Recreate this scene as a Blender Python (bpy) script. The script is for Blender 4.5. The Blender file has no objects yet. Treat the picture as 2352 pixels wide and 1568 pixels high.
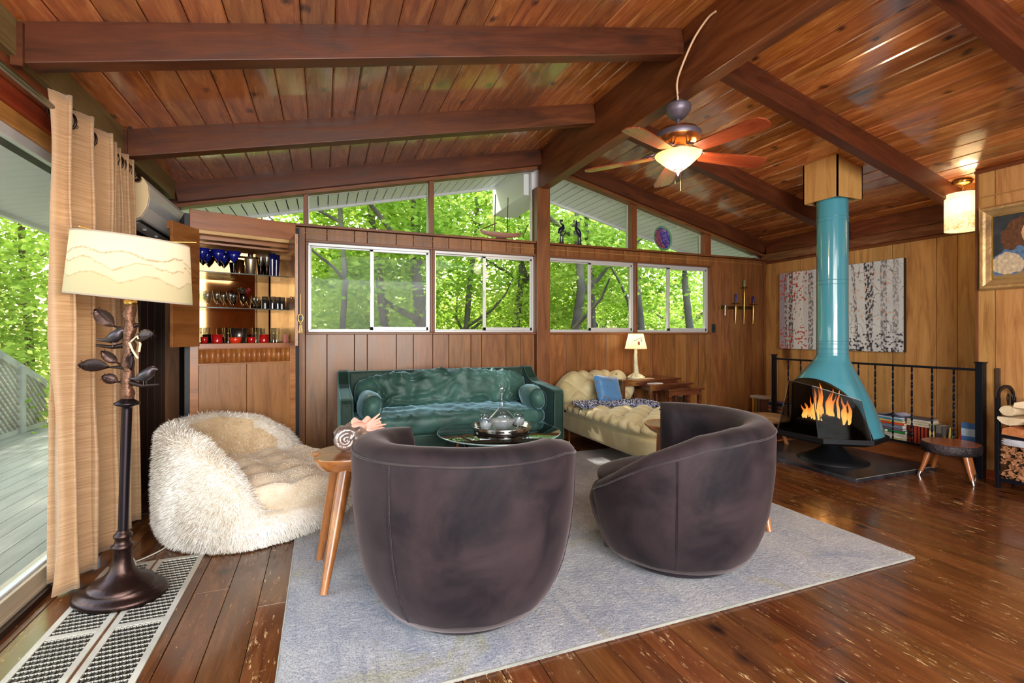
import bpy, bmesh, math, random
import numpy as np
from mathutils import Vector, Matrix, noise
random.seed(7); RNG = np.random.default_rng(7)
PI = math.pi
S = bpy.context.scene
COL = S.collection
R = math.radians

# ------------------------------------------------------------------ camera
cd = bpy.data.cameras.new('camera'); cam = bpy.data.objects.new('camera', cd); COL.objects.link(cam)
cam.location = (0, 0, 1.2); cam.rotation_euler = (R(90), 0, R(-21.3))
cd.sensor_width = 36; cd.lens = 1110 / 2352 * 36; cd.shift_y = -18 / 2352; cd.clip_end = 300; cd.clip_start = .05
S.camera = cam
S.view_settings.view_transform = 'Standard'; S.view_settings.look = 'None'
S.view_settings.exposure = 0.0; S.view_settings.gamma = 1.0; S.view_settings.use_curve_mapping = False

# ------------------------------------------------------------------ sky, sun, big lights
W = bpy.data.worlds.new('world'); S.world = W; W.use_nodes = True
wn = W.node_tree.nodes; wl = W.node_tree.links
for n in list(wn): wn.remove(n)
wo = wn.new('ShaderNodeOutputWorld'); wb = wn.new('ShaderNodeBackground'); sk = wn.new('ShaderNodeTexSky')
sk.sky_type = 'NISHITA'; sk.sun_disc = False; sk.sun_elevation = R(48); sk.sun_rotation = R(-25); sk.air_density = 1.6; sk.dust_density = 3.0; sk.ozone_density = 1.0
wl.new(sk.outputs[0], wb.inputs[0]); wb.inputs[1].default_value = 1.2; wl.new(wb.outputs[0], wo.inputs[0])
sd = bpy.data.lights.new('sun', 'SUN'); sd.energy = 6.5; sd.angle = R(1.5); sd.color = (1, .95, .84)
so = bpy.data.objects.new('sun', sd); COL.objects.link(so); so.rotation_euler = Vector((.35, -.8, -1.05)).to_track_quat('-Z', 'Y').to_euler()

def area(name, loc, rot, sx, sy, e, c=(1, 1, 1)):
    l = bpy.data.lights.new(name, 'AREA'); l.shape = 'RECTANGLE'; l.size = sx; l.size_y = sy; l.energy = e; l.color = c
    o = bpy.data.objects.new(name, l); COL.objects.link(o); o.location = loc; o.rotation_euler = rot; return o
# added fill lights behind the camera that brighten the room; no real source
area('added_fill_rear', (.65, -2.2, 1.4), (R(90), 0, 0), 3.6, 2.2, 330, (1, .965, .92))
area('added_fill_overhead', (1.4, -1.2, 2.55), (R(28), 0, 0), 2.6, 1.2, 90, (1, .96, .91))

S.cycles.use_denoising = True
S.cycles.max_bounces = 8; S.cycles.diffuse_bounces = 4; S.cycles.glossy_bounces = 3; S.cycles.transmission_bounces = 6; S.cycles.transparent_max_bounces = 28
S.cycles.sample_clamp_indirect = 6; S.cycles.caustics_reflective = False; S.cycles.caustics_refractive = False

# ------------------------------------------------------------------ materials
def lin(c):
    return tuple(((v / 255) / 12.92 if v / 255 <= .04045 else ((v / 255 + .055) / 1.055) ** 2.4) for v in c) + (1,)
def newmat(name):
    m = bpy.data.materials.new(name); m.use_nodes = True
    b = m.node_tree.nodes['Principled BSDF']; return m, m.node_tree.nodes, m.node_tree.links, b
MATS = {}
def plain(name, c, rough=.5, metal=0, emit=0, emc=None, trans=0, ior=1.45, sheen=0, coat=0, bump=0, bscale=60, var=0, alpha=1, spec=.5):
    if name in MATS: return MATS[name]
    m, n, l, b = newmat(name); b.inputs['Base Color'].default_value = lin(c); b.inputs['Roughness'].default_value = rough
    b.inputs['Metallic'].default_value = metal; b.inputs['Transmission Weight'].default_value = trans; b.inputs['IOR'].default_value = ior
    b.inputs['Coat Weight'].default_value = coat; b.inputs['Sheen Weight'].default_value = sheen; b.inputs['Specular IOR Level'].default_value = spec
    b.inputs['Alpha'].default_value = alpha
    if emit: b.inputs['Emission Color'].default_value = lin(emc or c); b.inputs['Emission Strength'].default_value = emit
    tc = n.new('ShaderNodeTexCoord')
    nz = n.new('ShaderNodeTexNoise'); nz.inputs['Scale'].default_value = bscale; nz.inputs['Detail'].default_value = 5; l.new(tc.outputs['Object'], nz.inputs['Vector'])
    if bump:
        bp = n.new('ShaderNodeBump'); bp.inputs['Strength'].default_value = bump; bp.inputs['Distance'].default_value = .01
        l.new(nz.outputs['Fac'], bp.inputs['Height']); l.new(bp.outputs[0], b.inputs['Normal'])
    if var:
        n2 = n.new('ShaderNodeTexNoise'); n2.inputs['Scale'].default_value = max(2, bscale / 8); n2.inputs['Detail'].default_value = 4; l.new(tc.outputs['Object'], n2.inputs['Vector'])
        r = n.new('ShaderNodeValToRGB'); r.color_ramp.elements[0].position = .3; r.color_ramp.elements[1].position = .7
        c0 = lin(tuple(v * (1 - var) for v in c)); c1 = lin(tuple(min(255, v * (1 + var)) for v in c))
        r.color_ramp.elements[0].color = c0; r.color_ramp.elements[1].color = c1
        l.new(n2.outputs['Fac'], r.inputs[0]); l.new(r.outputs[0], b.inputs['Base Color'])
    MATS[name] = m; return m
def wood(name, dark, base, light, axis=1, rough=.35, knots=0, var=.3, coat=0, grain=1.0, wear=0, knotc=(45, 22, 12), bumps=.25, huev=.005, k2=False, cior=1.5):
    """long grain along `axis`; every board differs through its own random value"""
    if name in MATS: return MATS[name]
    m, n, l, b = newmat(name)
    tc = n.new('ShaderNodeTexCoord'); oi = n.new('ShaderNodeObjectInfo')
    mul = n.new('ShaderNodeVectorMath'); mul.operation = 'SCALE'; mul.inputs[0].default_value = (37.1, 91.7, 53.3); l.new(oi.outputs['Random'], mul.inputs['Scale'])
    add = n.new('ShaderNodeVectorMath'); add.operation = 'ADD'; l.new(tc.outputs['Object'], add.inputs[0]); l.new(mul.outputs[0], add.inputs[1])
    def mp(s_along, s_across):
        k = n.new('ShaderNodeMapping'); sc = [s_across * grain] * 3; sc[axis] = s_along * grain; k.inputs['Scale'].default_value = sc; l.new(add.outputs[0], k.inputs[0]); return k
    a = mp(1.1, 9); nz = n.new('ShaderNodeTexNoise'); nz.inputs['Scale'].default_value = 1.6; nz.inputs['Detail'].default_value = 7; nz.inputs['Roughness'].default_value = .62; nz.inputs['Distortion'].default_value = .9; l.new(a.outputs[0], nz.inputs['Vector'])
    f = mp(4, 160); nf = n.new('ShaderNodeTexNoise'); nf.inputs['Scale'].default_value = 1; nf.inputs['Detail'].default_value = 3; l.new(f.outputs[0], nf.inputs['Vector'])
    r = n.new('ShaderNodeValToRGB'); e = r.color_ramp.elements; e[0].position = .22; e[0].color = lin(dark); e[1].position = .82; e[1].color = lin(light); x = e.new(.5); x.color = lin(base)
    mix = n.new('ShaderNodeMath'); mix.operation = 'MULTIPLY_ADD'; mix.inputs[1].default_value = .24; l.new(nf.outputs['Fac'], mix.inputs[0])
    sub = n.new('ShaderNodeMath'); sub.operation = 'SUBTRACT'; sub.inputs[1].default_value = .12; l.new(nz.outputs['Fac'], sub.inputs[0]); l.new(sub.outputs[0], mix.inputs[2]); l.new(mix.outputs[0], r.inputs[0])
    colr = r.outputs[0]
    if knots:
        km = mp(1.9, 2.7) if k2 else mp(1.5, 4.6 / 1.0); vo = n.new('ShaderNodeTexVoronoi'); vo.voronoi_dimensions = '2D' if k2 else '3D'; vo.inputs['Scale'].default_value = knots; vo.inputs['Randomness'].default_value = 1
        wob = n.new('ShaderNodeVectorMath'); wob.operation = 'MULTIPLY_ADD'; wob.inputs[1].default_value = (.30, .30, .30) if k2 else (.35, .35, .35); l.new(nz.outputs['Color'], wob.inputs[0]); l.new(km.outputs[0], wob.inputs[2]); l.new(wob.outputs[0], vo.inputs['Vector'])
        kr = n.new('ShaderNodeValToRGB'); kr.color_ramp.elements[0].position = .018 if k2 else .055; kr.color_ramp.elements[0].color = (1, 1, 1, 1); kr.color_ramp.elements[1].position = .085 if k2 else .15; kr.color_ramp.elements[1].color = (0, 0, 0, 1); l.new(vo.outputs['Distance'], kr.inputs[0])
        mx = n.new('ShaderNodeMix'); mx.data_type = 'RGBA'; l.new(kr.outputs[0], mx.inputs[0]); l.new(colr, mx.inputs[6]); mx.inputs[7].default_value = lin(knotc); colr = mx.outputs[2]
    if wear:
        wm = mp(5, 22); wv = n.new('ShaderNodeTexNoise'); wv.inputs['Scale'].default_value = 2.6; wv.inputs['Detail'].default_value = 8; wv.inputs['Roughness'].default_value = .75; l.new(wm.outputs[0], wv.inputs['Vector'])
        big = n.new('ShaderNodeTexNoise'); big.inputs['Scale'].default_value = 1.1; l.new(add.outputs[0], big.inputs['Vector'])
        wr = n.new('ShaderNodeValToRGB'); wr.color_ramp.elements[0].position = .615; wr.color_ramp.elements[0].color = (0, 0, 0, 1); wr.color_ramp.elements[1].position = .66; wr.color_ramp.elements[1].color = (wear, wear, wear, 1)
        wa = n.new('ShaderNodeMath'); wa.operation = 'MULTIPLY_ADD'; wa.inputs[1].default_value = .28; l.new(big.outputs['Fac'], wa.inputs[0]); ws = n.new('ShaderNodeMath'); ws.operation = 'SUBTRACT'; ws.inputs[1].default_value = .14; l.new(wv.outputs['Fac'], ws.inputs[0]); l.new(ws.outputs[0], wa.inputs[2]); l.new(wa.outputs[0], wr.inputs[0])
        mx = n.new('ShaderNodeMix'); mx.data_type = 'RGBA'; l.new(wr.outputs[0], mx.inputs[0]); l.new(colr, mx.inputs[6]); mx.inputs[7].default_value = lin((205, 170, 120)); colr = mx.outputs[2]
    hs = n.new('ShaderNodeHueSaturation'); l.new(colr, hs.inputs['Color'])
    mr = n.new('ShaderNodeMapRange'); mr.inputs['To Min'].default_value = 1 - var; mr.inputs['To Max'].default_value = 1 + var * .8; l.new(oi.outputs['Random'], mr.inputs['Value']); l.new(mr.outputs[0], hs.inputs['Value'])
    wn_ = n.new('ShaderNodeTexWhiteNoise'); wn_.noise_dimensions = '1D'; l.new(oi.outputs['Random'], wn_.inputs['W'])
    mh = n.new('ShaderNodeMapRange'); mh.inputs['To Min'].default_value = .5 - huev; mh.inputs['To Max'].default_value = .5 + huev; l.new(wn_.outputs['Value'], mh.inputs['Value']); l.new(mh.outputs[0], hs.inputs['Hue'])
    l.new(hs.outputs[0], b.inputs['Base Color'])
    rr = n.new('ShaderNodeMapRange'); rr.inputs['To Min'].default_value = max(.05, rough - .1); rr.inputs['To Max'].default_value = rough + .14; l.new(nz.outputs['Fac'], rr.inputs['Value']); l.new(rr.outputs[0], b.inputs['Roughness'])
    b.inputs['Coat Weight'].default_value = coat; b.inputs['Coat Roughness'].default_value = .12; b.inputs['Coat IOR'].default_value = cior
    bp = n.new('ShaderNodeBump'); bp.inputs['Strength'].default_value = bumps; bp.inputs['Distance'].default_value = .004; l.new(mix.outputs[0], bp.inputs['Height']); l.new(bp.outputs[0], b.inputs['Normal'])
    MATS[name] = m; return m
def fabric(name, c0, c1, rough=.8, sheen=.6, scale=5, fine=300, bump=.15, tint=(255, 255, 255), lo=.35, hi=.65):
    if name in MATS: return MATS[name]
    m, n, l, b = newmat(name); tc = n.new('ShaderNodeTexCoord')
    nz = n.new('ShaderNodeTexNoise'); nz.inputs['Scale'].default_value = scale; nz.inputs['Detail'].default_value = 6; nz.inputs['Roughness'].default_value = .6; nz.inputs['Distortion'].default_value = .5; l.new(tc.outputs['Object'], nz.inputs['Vector'])
    r = n.new('ShaderNodeValToRGB'); r.color_ramp.elements[0].position = lo; r.color_ramp.elements[1].position = hi; r.color_ramp.elements[0].color = lin(c0); r.color_ramp.elements[1].color = lin(c1)
    l.new(nz.outputs['Fac'], r.inputs[0]); l.new(r.outputs[0], b.inputs['Base Color'])
    b.inputs['Roughness'].default_value = rough; b.inputs['Sheen Weight'].default_value = sheen; b.inputs['Sheen Roughness'].default_value = .35; b.inputs['Sheen Tint'].default_value = lin(tint); b.inputs['Specular IOR Level'].default_value = .25
    nf = n.new('ShaderNodeTexNoise'); nf.inputs['Scale'].default_value = fine; l.new(tc.outputs['Object'], nf.inputs['Vector'])
    bp = n.new('ShaderNodeBump'); bp.inputs['Strength'].default_value = bump; bp.inputs['Distance'].default_value = .003; l.new(nf.outputs['Fac'], bp.inputs['Height']); l.new(bp.outputs[0], b.inputs['Normal'])
    MATS[name] = m; return m
def painted(name, rough=.6, emit=0, trans=0):
    if name in MATS: return MATS[name]
    m, n, l, b = newmat(name); at = n.new('ShaderNodeAttribute'); at.attribute_name = 'paint'; l.new(at.outputs['Color'], b.inputs['Base Color']); b.inputs['Roughness'].default_value = rough
    if emit: l.new(at.outputs['Color'], b.inputs['Emission Color']); b.inputs['Emission Strength'].default_value = emit
    if trans:
        tr = n.new('ShaderNodeBsdfTranslucent'); l.new(at.outputs['Color'], tr.inputs[0]); mx = n.new('ShaderNodeMixShader'); mx.inputs[0].default_value = trans
        l.new(b.outputs[0], mx.inputs[1]); l.new(tr.outputs[0], mx.inputs[2]); l.new(mx.outputs[0], n['Material Output'].inputs[0])
    MATS[name] = m; return m
def glassy(name, tint=(245, 250, 250), refl=.1, rough=.0, edge=.85):
    """thin clear glass: transparent with a fresnel reflection"""
    if name in MATS: return MATS[name]
    m, n, l, b = newmat(name); n.remove(b)
    t = n.new('ShaderNodeBsdfTransparent'); t.inputs[0].default_value = lin(tint); g = n.new('ShaderNodeBsdfGlossy'); g.inputs['Roughness'].default_value = rough
    lw = n.new('ShaderNodeLayerWeight'); pw = n.new('ShaderNodeMath'); pw.operation = 'POWER'; pw.inputs[1].default_value = 4.0; l.new(lw.outputs['Facing'], pw.inputs[0])
    ad = n.new('ShaderNodeMath'); ad.operation = 'MULTIPLY_ADD'; ad.inputs[1].default_value = edge; ad.inputs[2].default_value = refl; ad.use_clamp = True; l.new(pw.outputs[0], ad.inputs[0])
    mx = n.new('ShaderNodeMixShader'); l.new(ad.outputs[0], mx.inputs[0]); l.new(t.outputs[0], mx.inputs[1]); l.new(g.outputs[0], mx.inputs[2]); l.new(mx.outputs[0], n['Material Output'].inputs[0])
    MATS[name] = m; return m

# ------------------------------------------------------------------ mesh builder
class MB:
    def __init__(s): s.v = []; s.f = []; s.sm = []; s.c = None
    def add(s, vs, fs, smooth=False, M=None):
        o = len(s.v)
        s.v += [tuple(M @ Vector(p)) for p in vs] if M is not None else [tuple(p) for p in vs]
        s.f += [tuple(i + o for i in f) for f in fs]; s.sm += [smooth] * len(fs); return s
    def box(s, x0, x1, y0, y1, z0, z1, M=None):
        vs = [(x, y, z) for z in (z0, z1) for y in (y0, y1) for x in (x0, x1)]
        return s.add(vs, [(0, 2, 3, 1), (4, 5, 7, 6), (0, 1, 5, 4), (2, 6, 7, 3), (0, 4, 6, 2), (1, 3, 7, 5)], False, M)
    def bar(s, a, b, w, d=None, up=(0, 0, 1)):
        a = Vector(a); b = Vector(b); d = w if d is None else d; t = (b - a).normalized(); u = Vector(up)
        if abs(t.dot(u)) > .98: u = Vector((0, 1, 0))
        x = t.cross(u).normalized(); y = x.cross(t).normalized()
        vs = [p + x * i * w / 2 + y * j * d / 2 for p in (a, b) for i, j in ((-1, -1), (1, -1), (1, 1), (-1, 1))]
        return s.add(vs, [(3, 2, 1, 0), (4, 5, 6, 7)] + [(i, (i + 1) % 4, (i + 1) % 4 + 4, i + 4) for i in range(4)])
    def tube(s, pts, rad, n=10, caps=True, flat=1.0):
        pts = [Vector(p) for p in pts]; m = len(pts)
        if not hasattr(rad, '__len__'): rad = [rad] * m
        vs = []; prev = None
        for i, p in enumerate(pts):
            t = (pts[min(i + 1, m - 1)] - pts[max(i - 1, 0)])
            t = t.normalized() if t.length > 1e-9 else Vector((0, 0, 1))
            if prev is None: u = Vector((1, 0, 0)) if abs(t.x) < .9 else Vector((0, 1, 0)); x = (u - t * u.dot(t)).normalized()
            else: x = (prev - t * prev.dot(t)).normalized()
            prev = x; y = t.cross(x)
            for k in range(n):
                a = 2 * PI * k / n; vs.append(p + (x * math.cos(a) + y * math.sin(a) * flat) * rad[i])
        fs = [(i * n + k, i * n + (k + 1) % n, (i + 1) * n + (k + 1) % n, (i + 1) * n + k) for i in range(m - 1) for k in range(n)]
        s.add(vs, fs, True)
        if caps: s.add(vs[:n], [tuple(range(n - 1, -1, -1))]); s.add(vs[-n:], [tuple(range(n))])
        return s
    def lathe(s, prof, n=24, c=(0, 0, 0), M=None, sx=1, sy=1, cap=True):
        vs = [(c[0] + r * math.cos(2 * PI * k / n) * sx, c[1] + r * math.sin(2 * PI * k / n) * sy, c[2] + z) for r, z in prof for k in range(n)]
        m = len(prof); fs = [(i * n + k, i * n + (k + 1) % n, (i + 1) * n + (k + 1) % n, (i + 1) * n + k) for i in range(m - 1) for k in range(n)]
        s.add(vs, fs, True, M)
        if cap:
            if prof[0][0] > 1e-4: s.add(vs[:n], [tuple(range(n - 1, -1, -1))], False, M)
            if prof[-1][0] > 1e-4: s.add(vs[-n:], [tuple(range(n))], False, M)
        return s
    def prism(s, poly, z0, z1, M=None, smooth=False):
        n = len(poly); vs = [(x, y, z0) for x, y in poly] + [(x, y, z1) for x, y in poly]
        s.add(vs, [tuple(range(n - 1, -1, -1)), tuple(range(n, 2 * n))], False, M)
        return s.add(vs, [(i, (i + 1) % n, (i + 1) % n + n, i + n) for i in range(n)], smooth, M)
    def grid(s, fn, nu, nv, closeu=False, smooth=True, M=None):
        vs = [fn(i / nu, j / nv) for j in range(nv + 1) for i in range(nu + (0 if closeu else 1))]; w = nu + (0 if closeu else 1)
        fs = [(j * w + i, j * w + (i + 1) % w, (j + 1) * w + (i + 1) % w, (j + 1) * w + i) for j in range(nv) for i in range(nu)]
        return s.add(vs, fs, smooth, M)
    def rbox(s, hx, hy, hz, p=5, n=10, disp=None, c=(0, 0, 0), M=None, ny=None, nz=None):
        """rounded box: points of a cube pushed onto a superellipsoid, then displaced"""
        ny = ny or n; nz = nz or n
        def face(a, b, fixed, sign, na, nb):
            vs = []
            for j in range(nb + 1):
                for i in range(na + 1):
                    q = [0, 0, 0]; q[a] = math.sin((i / na - .5) * PI); q[b] = math.sin((j / nb - .5) * PI); q[fixed] = sign
                    L = (abs(q[0]) ** p + abs(q[1]) ** p + abs(q[2]) ** p) ** (1 / p); nq = Vector((q[0] / L, q[1] / L, q[2] / L))
                    P = Vector((nq.x * hx, nq.y * hy, nq.z * hz))
                    if disp: P = P + disp(nq, P)
                    vs.append((P.x + c[0], P.y + c[1], P.z + c[2]))
            w = na + 1; fs = [(j * w + i, j * w + i + 1, (j + 1) * w + i + 1, (j + 1) * w + i) for j in range(nb) for i in range(na)]
            flip = (sign < 0) != (fixed == 1)
            if flip: fs = [f[::-1] for f in fs]
            s.add(vs, fs, True, M)
        N = {0: n, 1: ny, 2: nz}
        for fixed, a, b in ((0, 1, 2), (1, 0, 2), (2, 0, 1)):
            for sg in (-1, 1): face(a, b, fixed, sg, N[a], N[b])
        return s
    def ball(s, r, c=(0, 0, 0), sc=(1, 1, 1), n=14, M=None):
        m = n // 2
        return s.lathe([(r * max(math.sin(PI * i / m), 1e-5) , -r * math.cos(PI * i / m) * sc[2]) for i in range(m + 1)], n, c, M, sc[0], sc[1], False)
    def build(s, name, mat, parent=None, loc=(0, 0, 0), rot=(0, 0, 0), bevel=0, weld=False, colors=None, sub=0, **kw):
        me = bpy.data.meshes.new(name); me.from_pydata(s.v, [], s.f)
        me.polygons.foreach_set('use_smooth', s.sm); me.materials.append(mat)
        if colors is not None:
            at = me.color_attributes.new('paint', 'FLOAT_COLOR', 'POINT'); at.data.foreach_set('color', np.asarray(colors, dtype=np.float32).ravel())
        if weld:
            bm = bmesh.new(); bm.from_mesh(me); bmesh.ops.remove_doubles(bm, verts=bm.verts, dist=1e-5); bm.to_mesh(me); bm.free()
        me.update(); o = bpy.data.objects.new(name, me); COL.objects.link(o); o.location = loc; o.rotation_euler = rot
        if parent: o.parent = parent
        if bevel:
            b = o.modifiers.new('bevel', 'BEVEL'); b.width = bevel; b.segments = 2; b.limit_method = 'ANGLE'; b.angle_limit = R(40)
        if sub:
            b = o.modifiers.new('subsurf', 'SUBSURF'); b.levels = sub; b.render_levels = sub
        for k, v in kw.items(): o[k] = v
        return o
def tag(o, label=None, cat=None, group=None, kind=None):
    if label: o['label'] = label
    if cat: o['category'] = cat
    if group: o['group'] = group
    if kind: o['kind'] = kind
    return o
def thing(name, label, cat, loc=(0, 0, 0), rz=0, group=None):
    o = bpy.data.objects.new(name, None); COL.objects.link(o); o.location = loc; o.rotation_euler = (0, 0, rz); o.empty_display_size = .1
    return tag(o, label, cat, group)
def copy_thing(o, loc, rz, label, group=None):
    r = o.copy(); COL.objects.link(r); r.location = loc; r.rotation_euler = (0, 0, rz); r['label'] = label
    if group: r['group'] = group
    for ch in list(o.children):
        c = ch.copy(); COL.objects.link(c); c.parent = r
        for g in list(ch.children): d = g.copy(); COL.objects.link(d); d.parent = c
    return r
def RZ(a): return Matrix.Rotation(a, 4, 'Z')
def T(x, y, z): return Matrix.Translation((x, y, z))
def bx(name, mat, parent, x0, x1, y0, y1, z0, z1, bevel=0, **kw):
    """a box whose object sits at its centre, so that the material's grain differs from piece to piece"""
    cx, cy, cz = (x0 + x1) / 2, (y0 + y1) / 2, (z0 + z1) / 2
    return MB().box(x0 - cx, x1 - cx, y0 - cy, y1 - cy, z0 - cz, z1 - cz).build(name, mat, parent, (cx, cy, cz), bevel=bevel, **kw)
def struct(name, label=None): 
    o = bpy.data.objects.new(name, None); COL.objects.link(o); o['kind'] = 'structure'
    if label: o['label'] = label
    return o

# wood kinds
CEIL = wood('ceiling pine', (92, 42, 16), (176, 102, 48), (228, 162, 92), 1, .24, knots=1.0, var=.34, coat=1.0, k2=True, cior=1.95, knotc=(58, 26, 12), grain=1.0)
BEAMX = wood('beam wood x', (46, 20, 7), (82, 38, 15), (108, 56, 25), 0, .45, knots=.7, var=.08)
BEAMY = wood('beam wood y', (60, 27, 11), (104, 52, 24), (134, 76, 42), 1, .42, knots=.6, var=.08)
GREENB = wood('plate beam greenish stain', (92, 66, 34), (122, 104, 62), (134, 134, 92), 1, .5, knots=.4, var=.05)
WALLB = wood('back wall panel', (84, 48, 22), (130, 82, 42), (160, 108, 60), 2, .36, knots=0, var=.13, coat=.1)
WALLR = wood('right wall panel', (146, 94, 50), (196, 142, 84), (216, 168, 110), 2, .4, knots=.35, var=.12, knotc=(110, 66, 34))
TRIMZ = wood('trim wood z', (84, 46, 22), (122, 72, 38), (144, 90, 50), 2, .4, var=.06)
TRIMX = wood('trim wood x', (84, 46, 22), (118, 70, 36), (142, 90, 50), 0, .4, var=.06)
TRIMY = wood('trim wood y', (80, 36, 16), (116, 60, 30), (140, 82, 46), 1, .4, var=.06)
FLOOR = wood('floor pine', (56, 26, 10), (98, 54, 24), (134, 82, 40), 1, .24, knots=.8, var=.16, coat=.5, k2=True, wear=.9, knotc=(34, 14, 8))
WALNUT = wood('walnut', (70, 34, 16), (118, 64, 32), (156, 94, 50), 0, .3, var=.1, coat=.3)
HONEY = wood('honey table wood', (120, 66, 28), (172, 108, 54), (206, 146, 84), 0, .22, var=.05, coat=.6)
HONEYZ = wood('honey leg wood', (112, 60, 26), (160, 96, 48), (196, 134, 76), 2, .28, var=.05, coat=.4)
MAHOG = wood('mahogany', (46, 22, 12), (80, 38, 20), (108, 58, 32), 0, .25, var=.05, coat=.5)
CABW = wood('cabinet veneer', (112, 62, 28), (150, 92, 46), (180, 120, 66), 0, .35, var=.1, coat=.15)
BLACK = plain('black', (14, 14, 16), .6)
DARKGAP = plain('dark gap', (26, 12, 6), .9)
IRON = plain('wrought iron', (24, 27, 38), .42, .6, bump=.1)
WHITEF = plain('white aluminium frame', (200, 202, 206), .35, .3)
SOFFIT = plain('white soffit metal', (240, 242, 246), .45, .0)
GLASS = glassy('window glass', (250, 252, 252), .005, 0, .4)
CLEAR = glassy('clear drinking glass', (246, 250, 252), .09, 0, .8)
BRASS = plain('brass', (186, 150, 84), .25, 1)
SILVER = plain('silver', (200, 198, 196), .16, 1)
BRONZE = plain('dark bronze', (62, 46, 42), .32, .85, bump=.15, bscale=40)
# ------------------------------------------------------------------ room shell
YB = 4.95; XL = -1.28; XR = 5.68; YF = -2.3
def zl(x): return 3.24 + .221 * (x - 2.24)
def zr(x): return 3.25 - .245 * (x - 2.35)
GAB = [4.85, 3.72, 2.59, 1.46, .33, -.80, -1.93]
# ceiling: boards run along y, laid up both slopes
ceil = struct('ceiling')
MB().add([(XL - .3, YF, zl(XL - .3) + .03), (2.3, YF, zl(2.3) + .03), (2.3, YB + .1, zl(2.3) + .03), (XL - .3, YB + .1, zl(XL - .3) + .03), (XR + .3, YF, zr(XR + .3) + .03), (XR + .3, YB + .1, zr(XR + .3) + .03)],
         [(0, 1, 2, 3), (1, 4, 5, 2)]).build('decking', DARKGAP, ceil)
def board_mesh(w, L, t=.022, ch=.007):
    m = MB(); h = w / 2 - .0015; pr = [(-h, 0), (-h, -t + ch), (-h + ch, -t), (h - ch, -t), (h, -t + ch), (h, 0)]
    vs = [(x, y, z) for y in (-L / 2, L / 2) for x, z in pr]; n = 6
    m.add(vs, [tuple(range(n)), tuple(range(2 * n - 1, n - 1, -1))] + [(i, i + n, (i + 1) % n + n, (i + 1) % n) for i in range(n)]); return m
Lc = YB - YF; src = None
for side in (0, 1):
    a = math.atan(.221) if side == 0 else -math.atan(.245); ca = math.cos(a); w = .1605
    x = (2.245 - w / 2 * ca) if side == 0 else (2.345 + w / 2 * ca)
    for k in range(23 if side == 0 else 21):
        z = (zl(x) if side == 0 else zr(x)) + .022
        if src is None: src = board_mesh(w, Lc).build('plank', CEIL, ceil); o = src
        else: o = src.copy(); COL.objects.link(o)
        o.location = (x, (YB + YF) / 2 + random.uniform(-.01, .01), z); o.rotation_euler = (0, -a, 0)
        x += (-w if side == 0 else w) * ca
# ridge beam
bx('ridge_beam', BEAMY, ceil, 2.24, 2.35, YF, YB - .02, 2.815, 3.25, .006)
for gy in GAB[:5]:
    for side in (0, 1):
        xa, xb = (-1.17, 2.24) if side == 0 else (2.35, 5.58); f = zl if side == 0 else zr
        sl = .221 if side == 0 else -.245; an = math.atan(sl); L = (xb - xa) / math.cos(an); cx = (xa + xb) / 2; zc = f(cx) - .085; cy = gy + .045
        m = MB().box(-L / 2, L / 2, -.045, .045, -.086, .095); o = m.build('rafter', BEAMX, ceil, (cx, cy, zc), bevel=.004); o.rotation_euler = (0, -an, 0)
        if gy in (3.72, 2.59):
            xe = xa if side == 0 else xb
            bx('rafter_block', BEAMX, ceil, xe - .02, xe + .02, gy - .015, gy + .0, f(xe) - .19, f(xe) - .01)
# wiring conduit clip marks left out; thin cords along the transoms below

# floor
floor = struct('floor')
MB().box(XL, 5.1, YF, YB, -.12, -.025).build('subfloor', DARKGAP, floor)
w = .144; x = XL
while x < 5.08:
    x1 = min(x + w, 5.1); y = YF - random.uniform(0, 1.5)
    while y < YB:
        L = random.choice((1.6, 2.2, 2.9, 3.4)); y0 = max(y, YF); y1 = min(y + L, YB)
        if y1 - y0 > .05:
            dz = random.uniform(-.0012, .0012)
            bx('plank', FLOOR, floor, x + .0013, x1 - .0013, y0 + .001, y1 - .001, -.025, dz, .0018)
        y += L
    x += w

# back wall
wb_ = struct('wall_back')
gro = [XL, -1.12, -.98, -.8, -.62, -.5, -.3, -.16, .03, .28, .40, .68, .85, 1.05, 1.22, 1.46, 1.58, 1.86, 2.03, 2.2]
gro2 = [2.37, 2.6, 2.77, 2.98, 3.13, 3.38, 3.54, 3.77, 3.93, 4.14, 4.32, 4.52, 4.72, 4.9, 5.07, 5.3, 5.44, 5.58, XR]
def wplank(x0, x1, z0, z1, par=wb_):
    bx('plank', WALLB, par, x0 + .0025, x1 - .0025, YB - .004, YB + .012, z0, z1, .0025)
for g in (gro, gro2):
    for a, b in zip(g[:-1], g[1:]):
        win = (-.16 <= a and b <= 2.21) or (2.36 <= a and b <= 4.73)
        if win: wplank(a, b, -.0, 1.195); wplank(a, b, 2.085, 2.2)
        else: wplank(a, b, 0, 2.2)
m = MB()
for (x0, x1, z0, z1) in ((XL - .3, XR + .3, -.3, 1.2), (XL - .3, -.155, 1.2, 2.08), (1.03, 1.068, 1.2, 2.08), (2.21, 2.375, 1.2, 2.08), (3.53, 3.56, 1.2, 2.08), (4.70, XR + .3, 1.2, 2.08), (XL - .3, XR + .3, 2.08, 2.215)):
    m.box(x0, x1, YB + .012, YB + .12, z0, z1)
m.build('framing', plain('framing dark', (58, 34, 20), .8), wb_)
bx('ridge_post', TRIMZ, wb_, 2.205, 2.365, YB - .06, YB + .1, 0, 2.83, .004)
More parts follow.
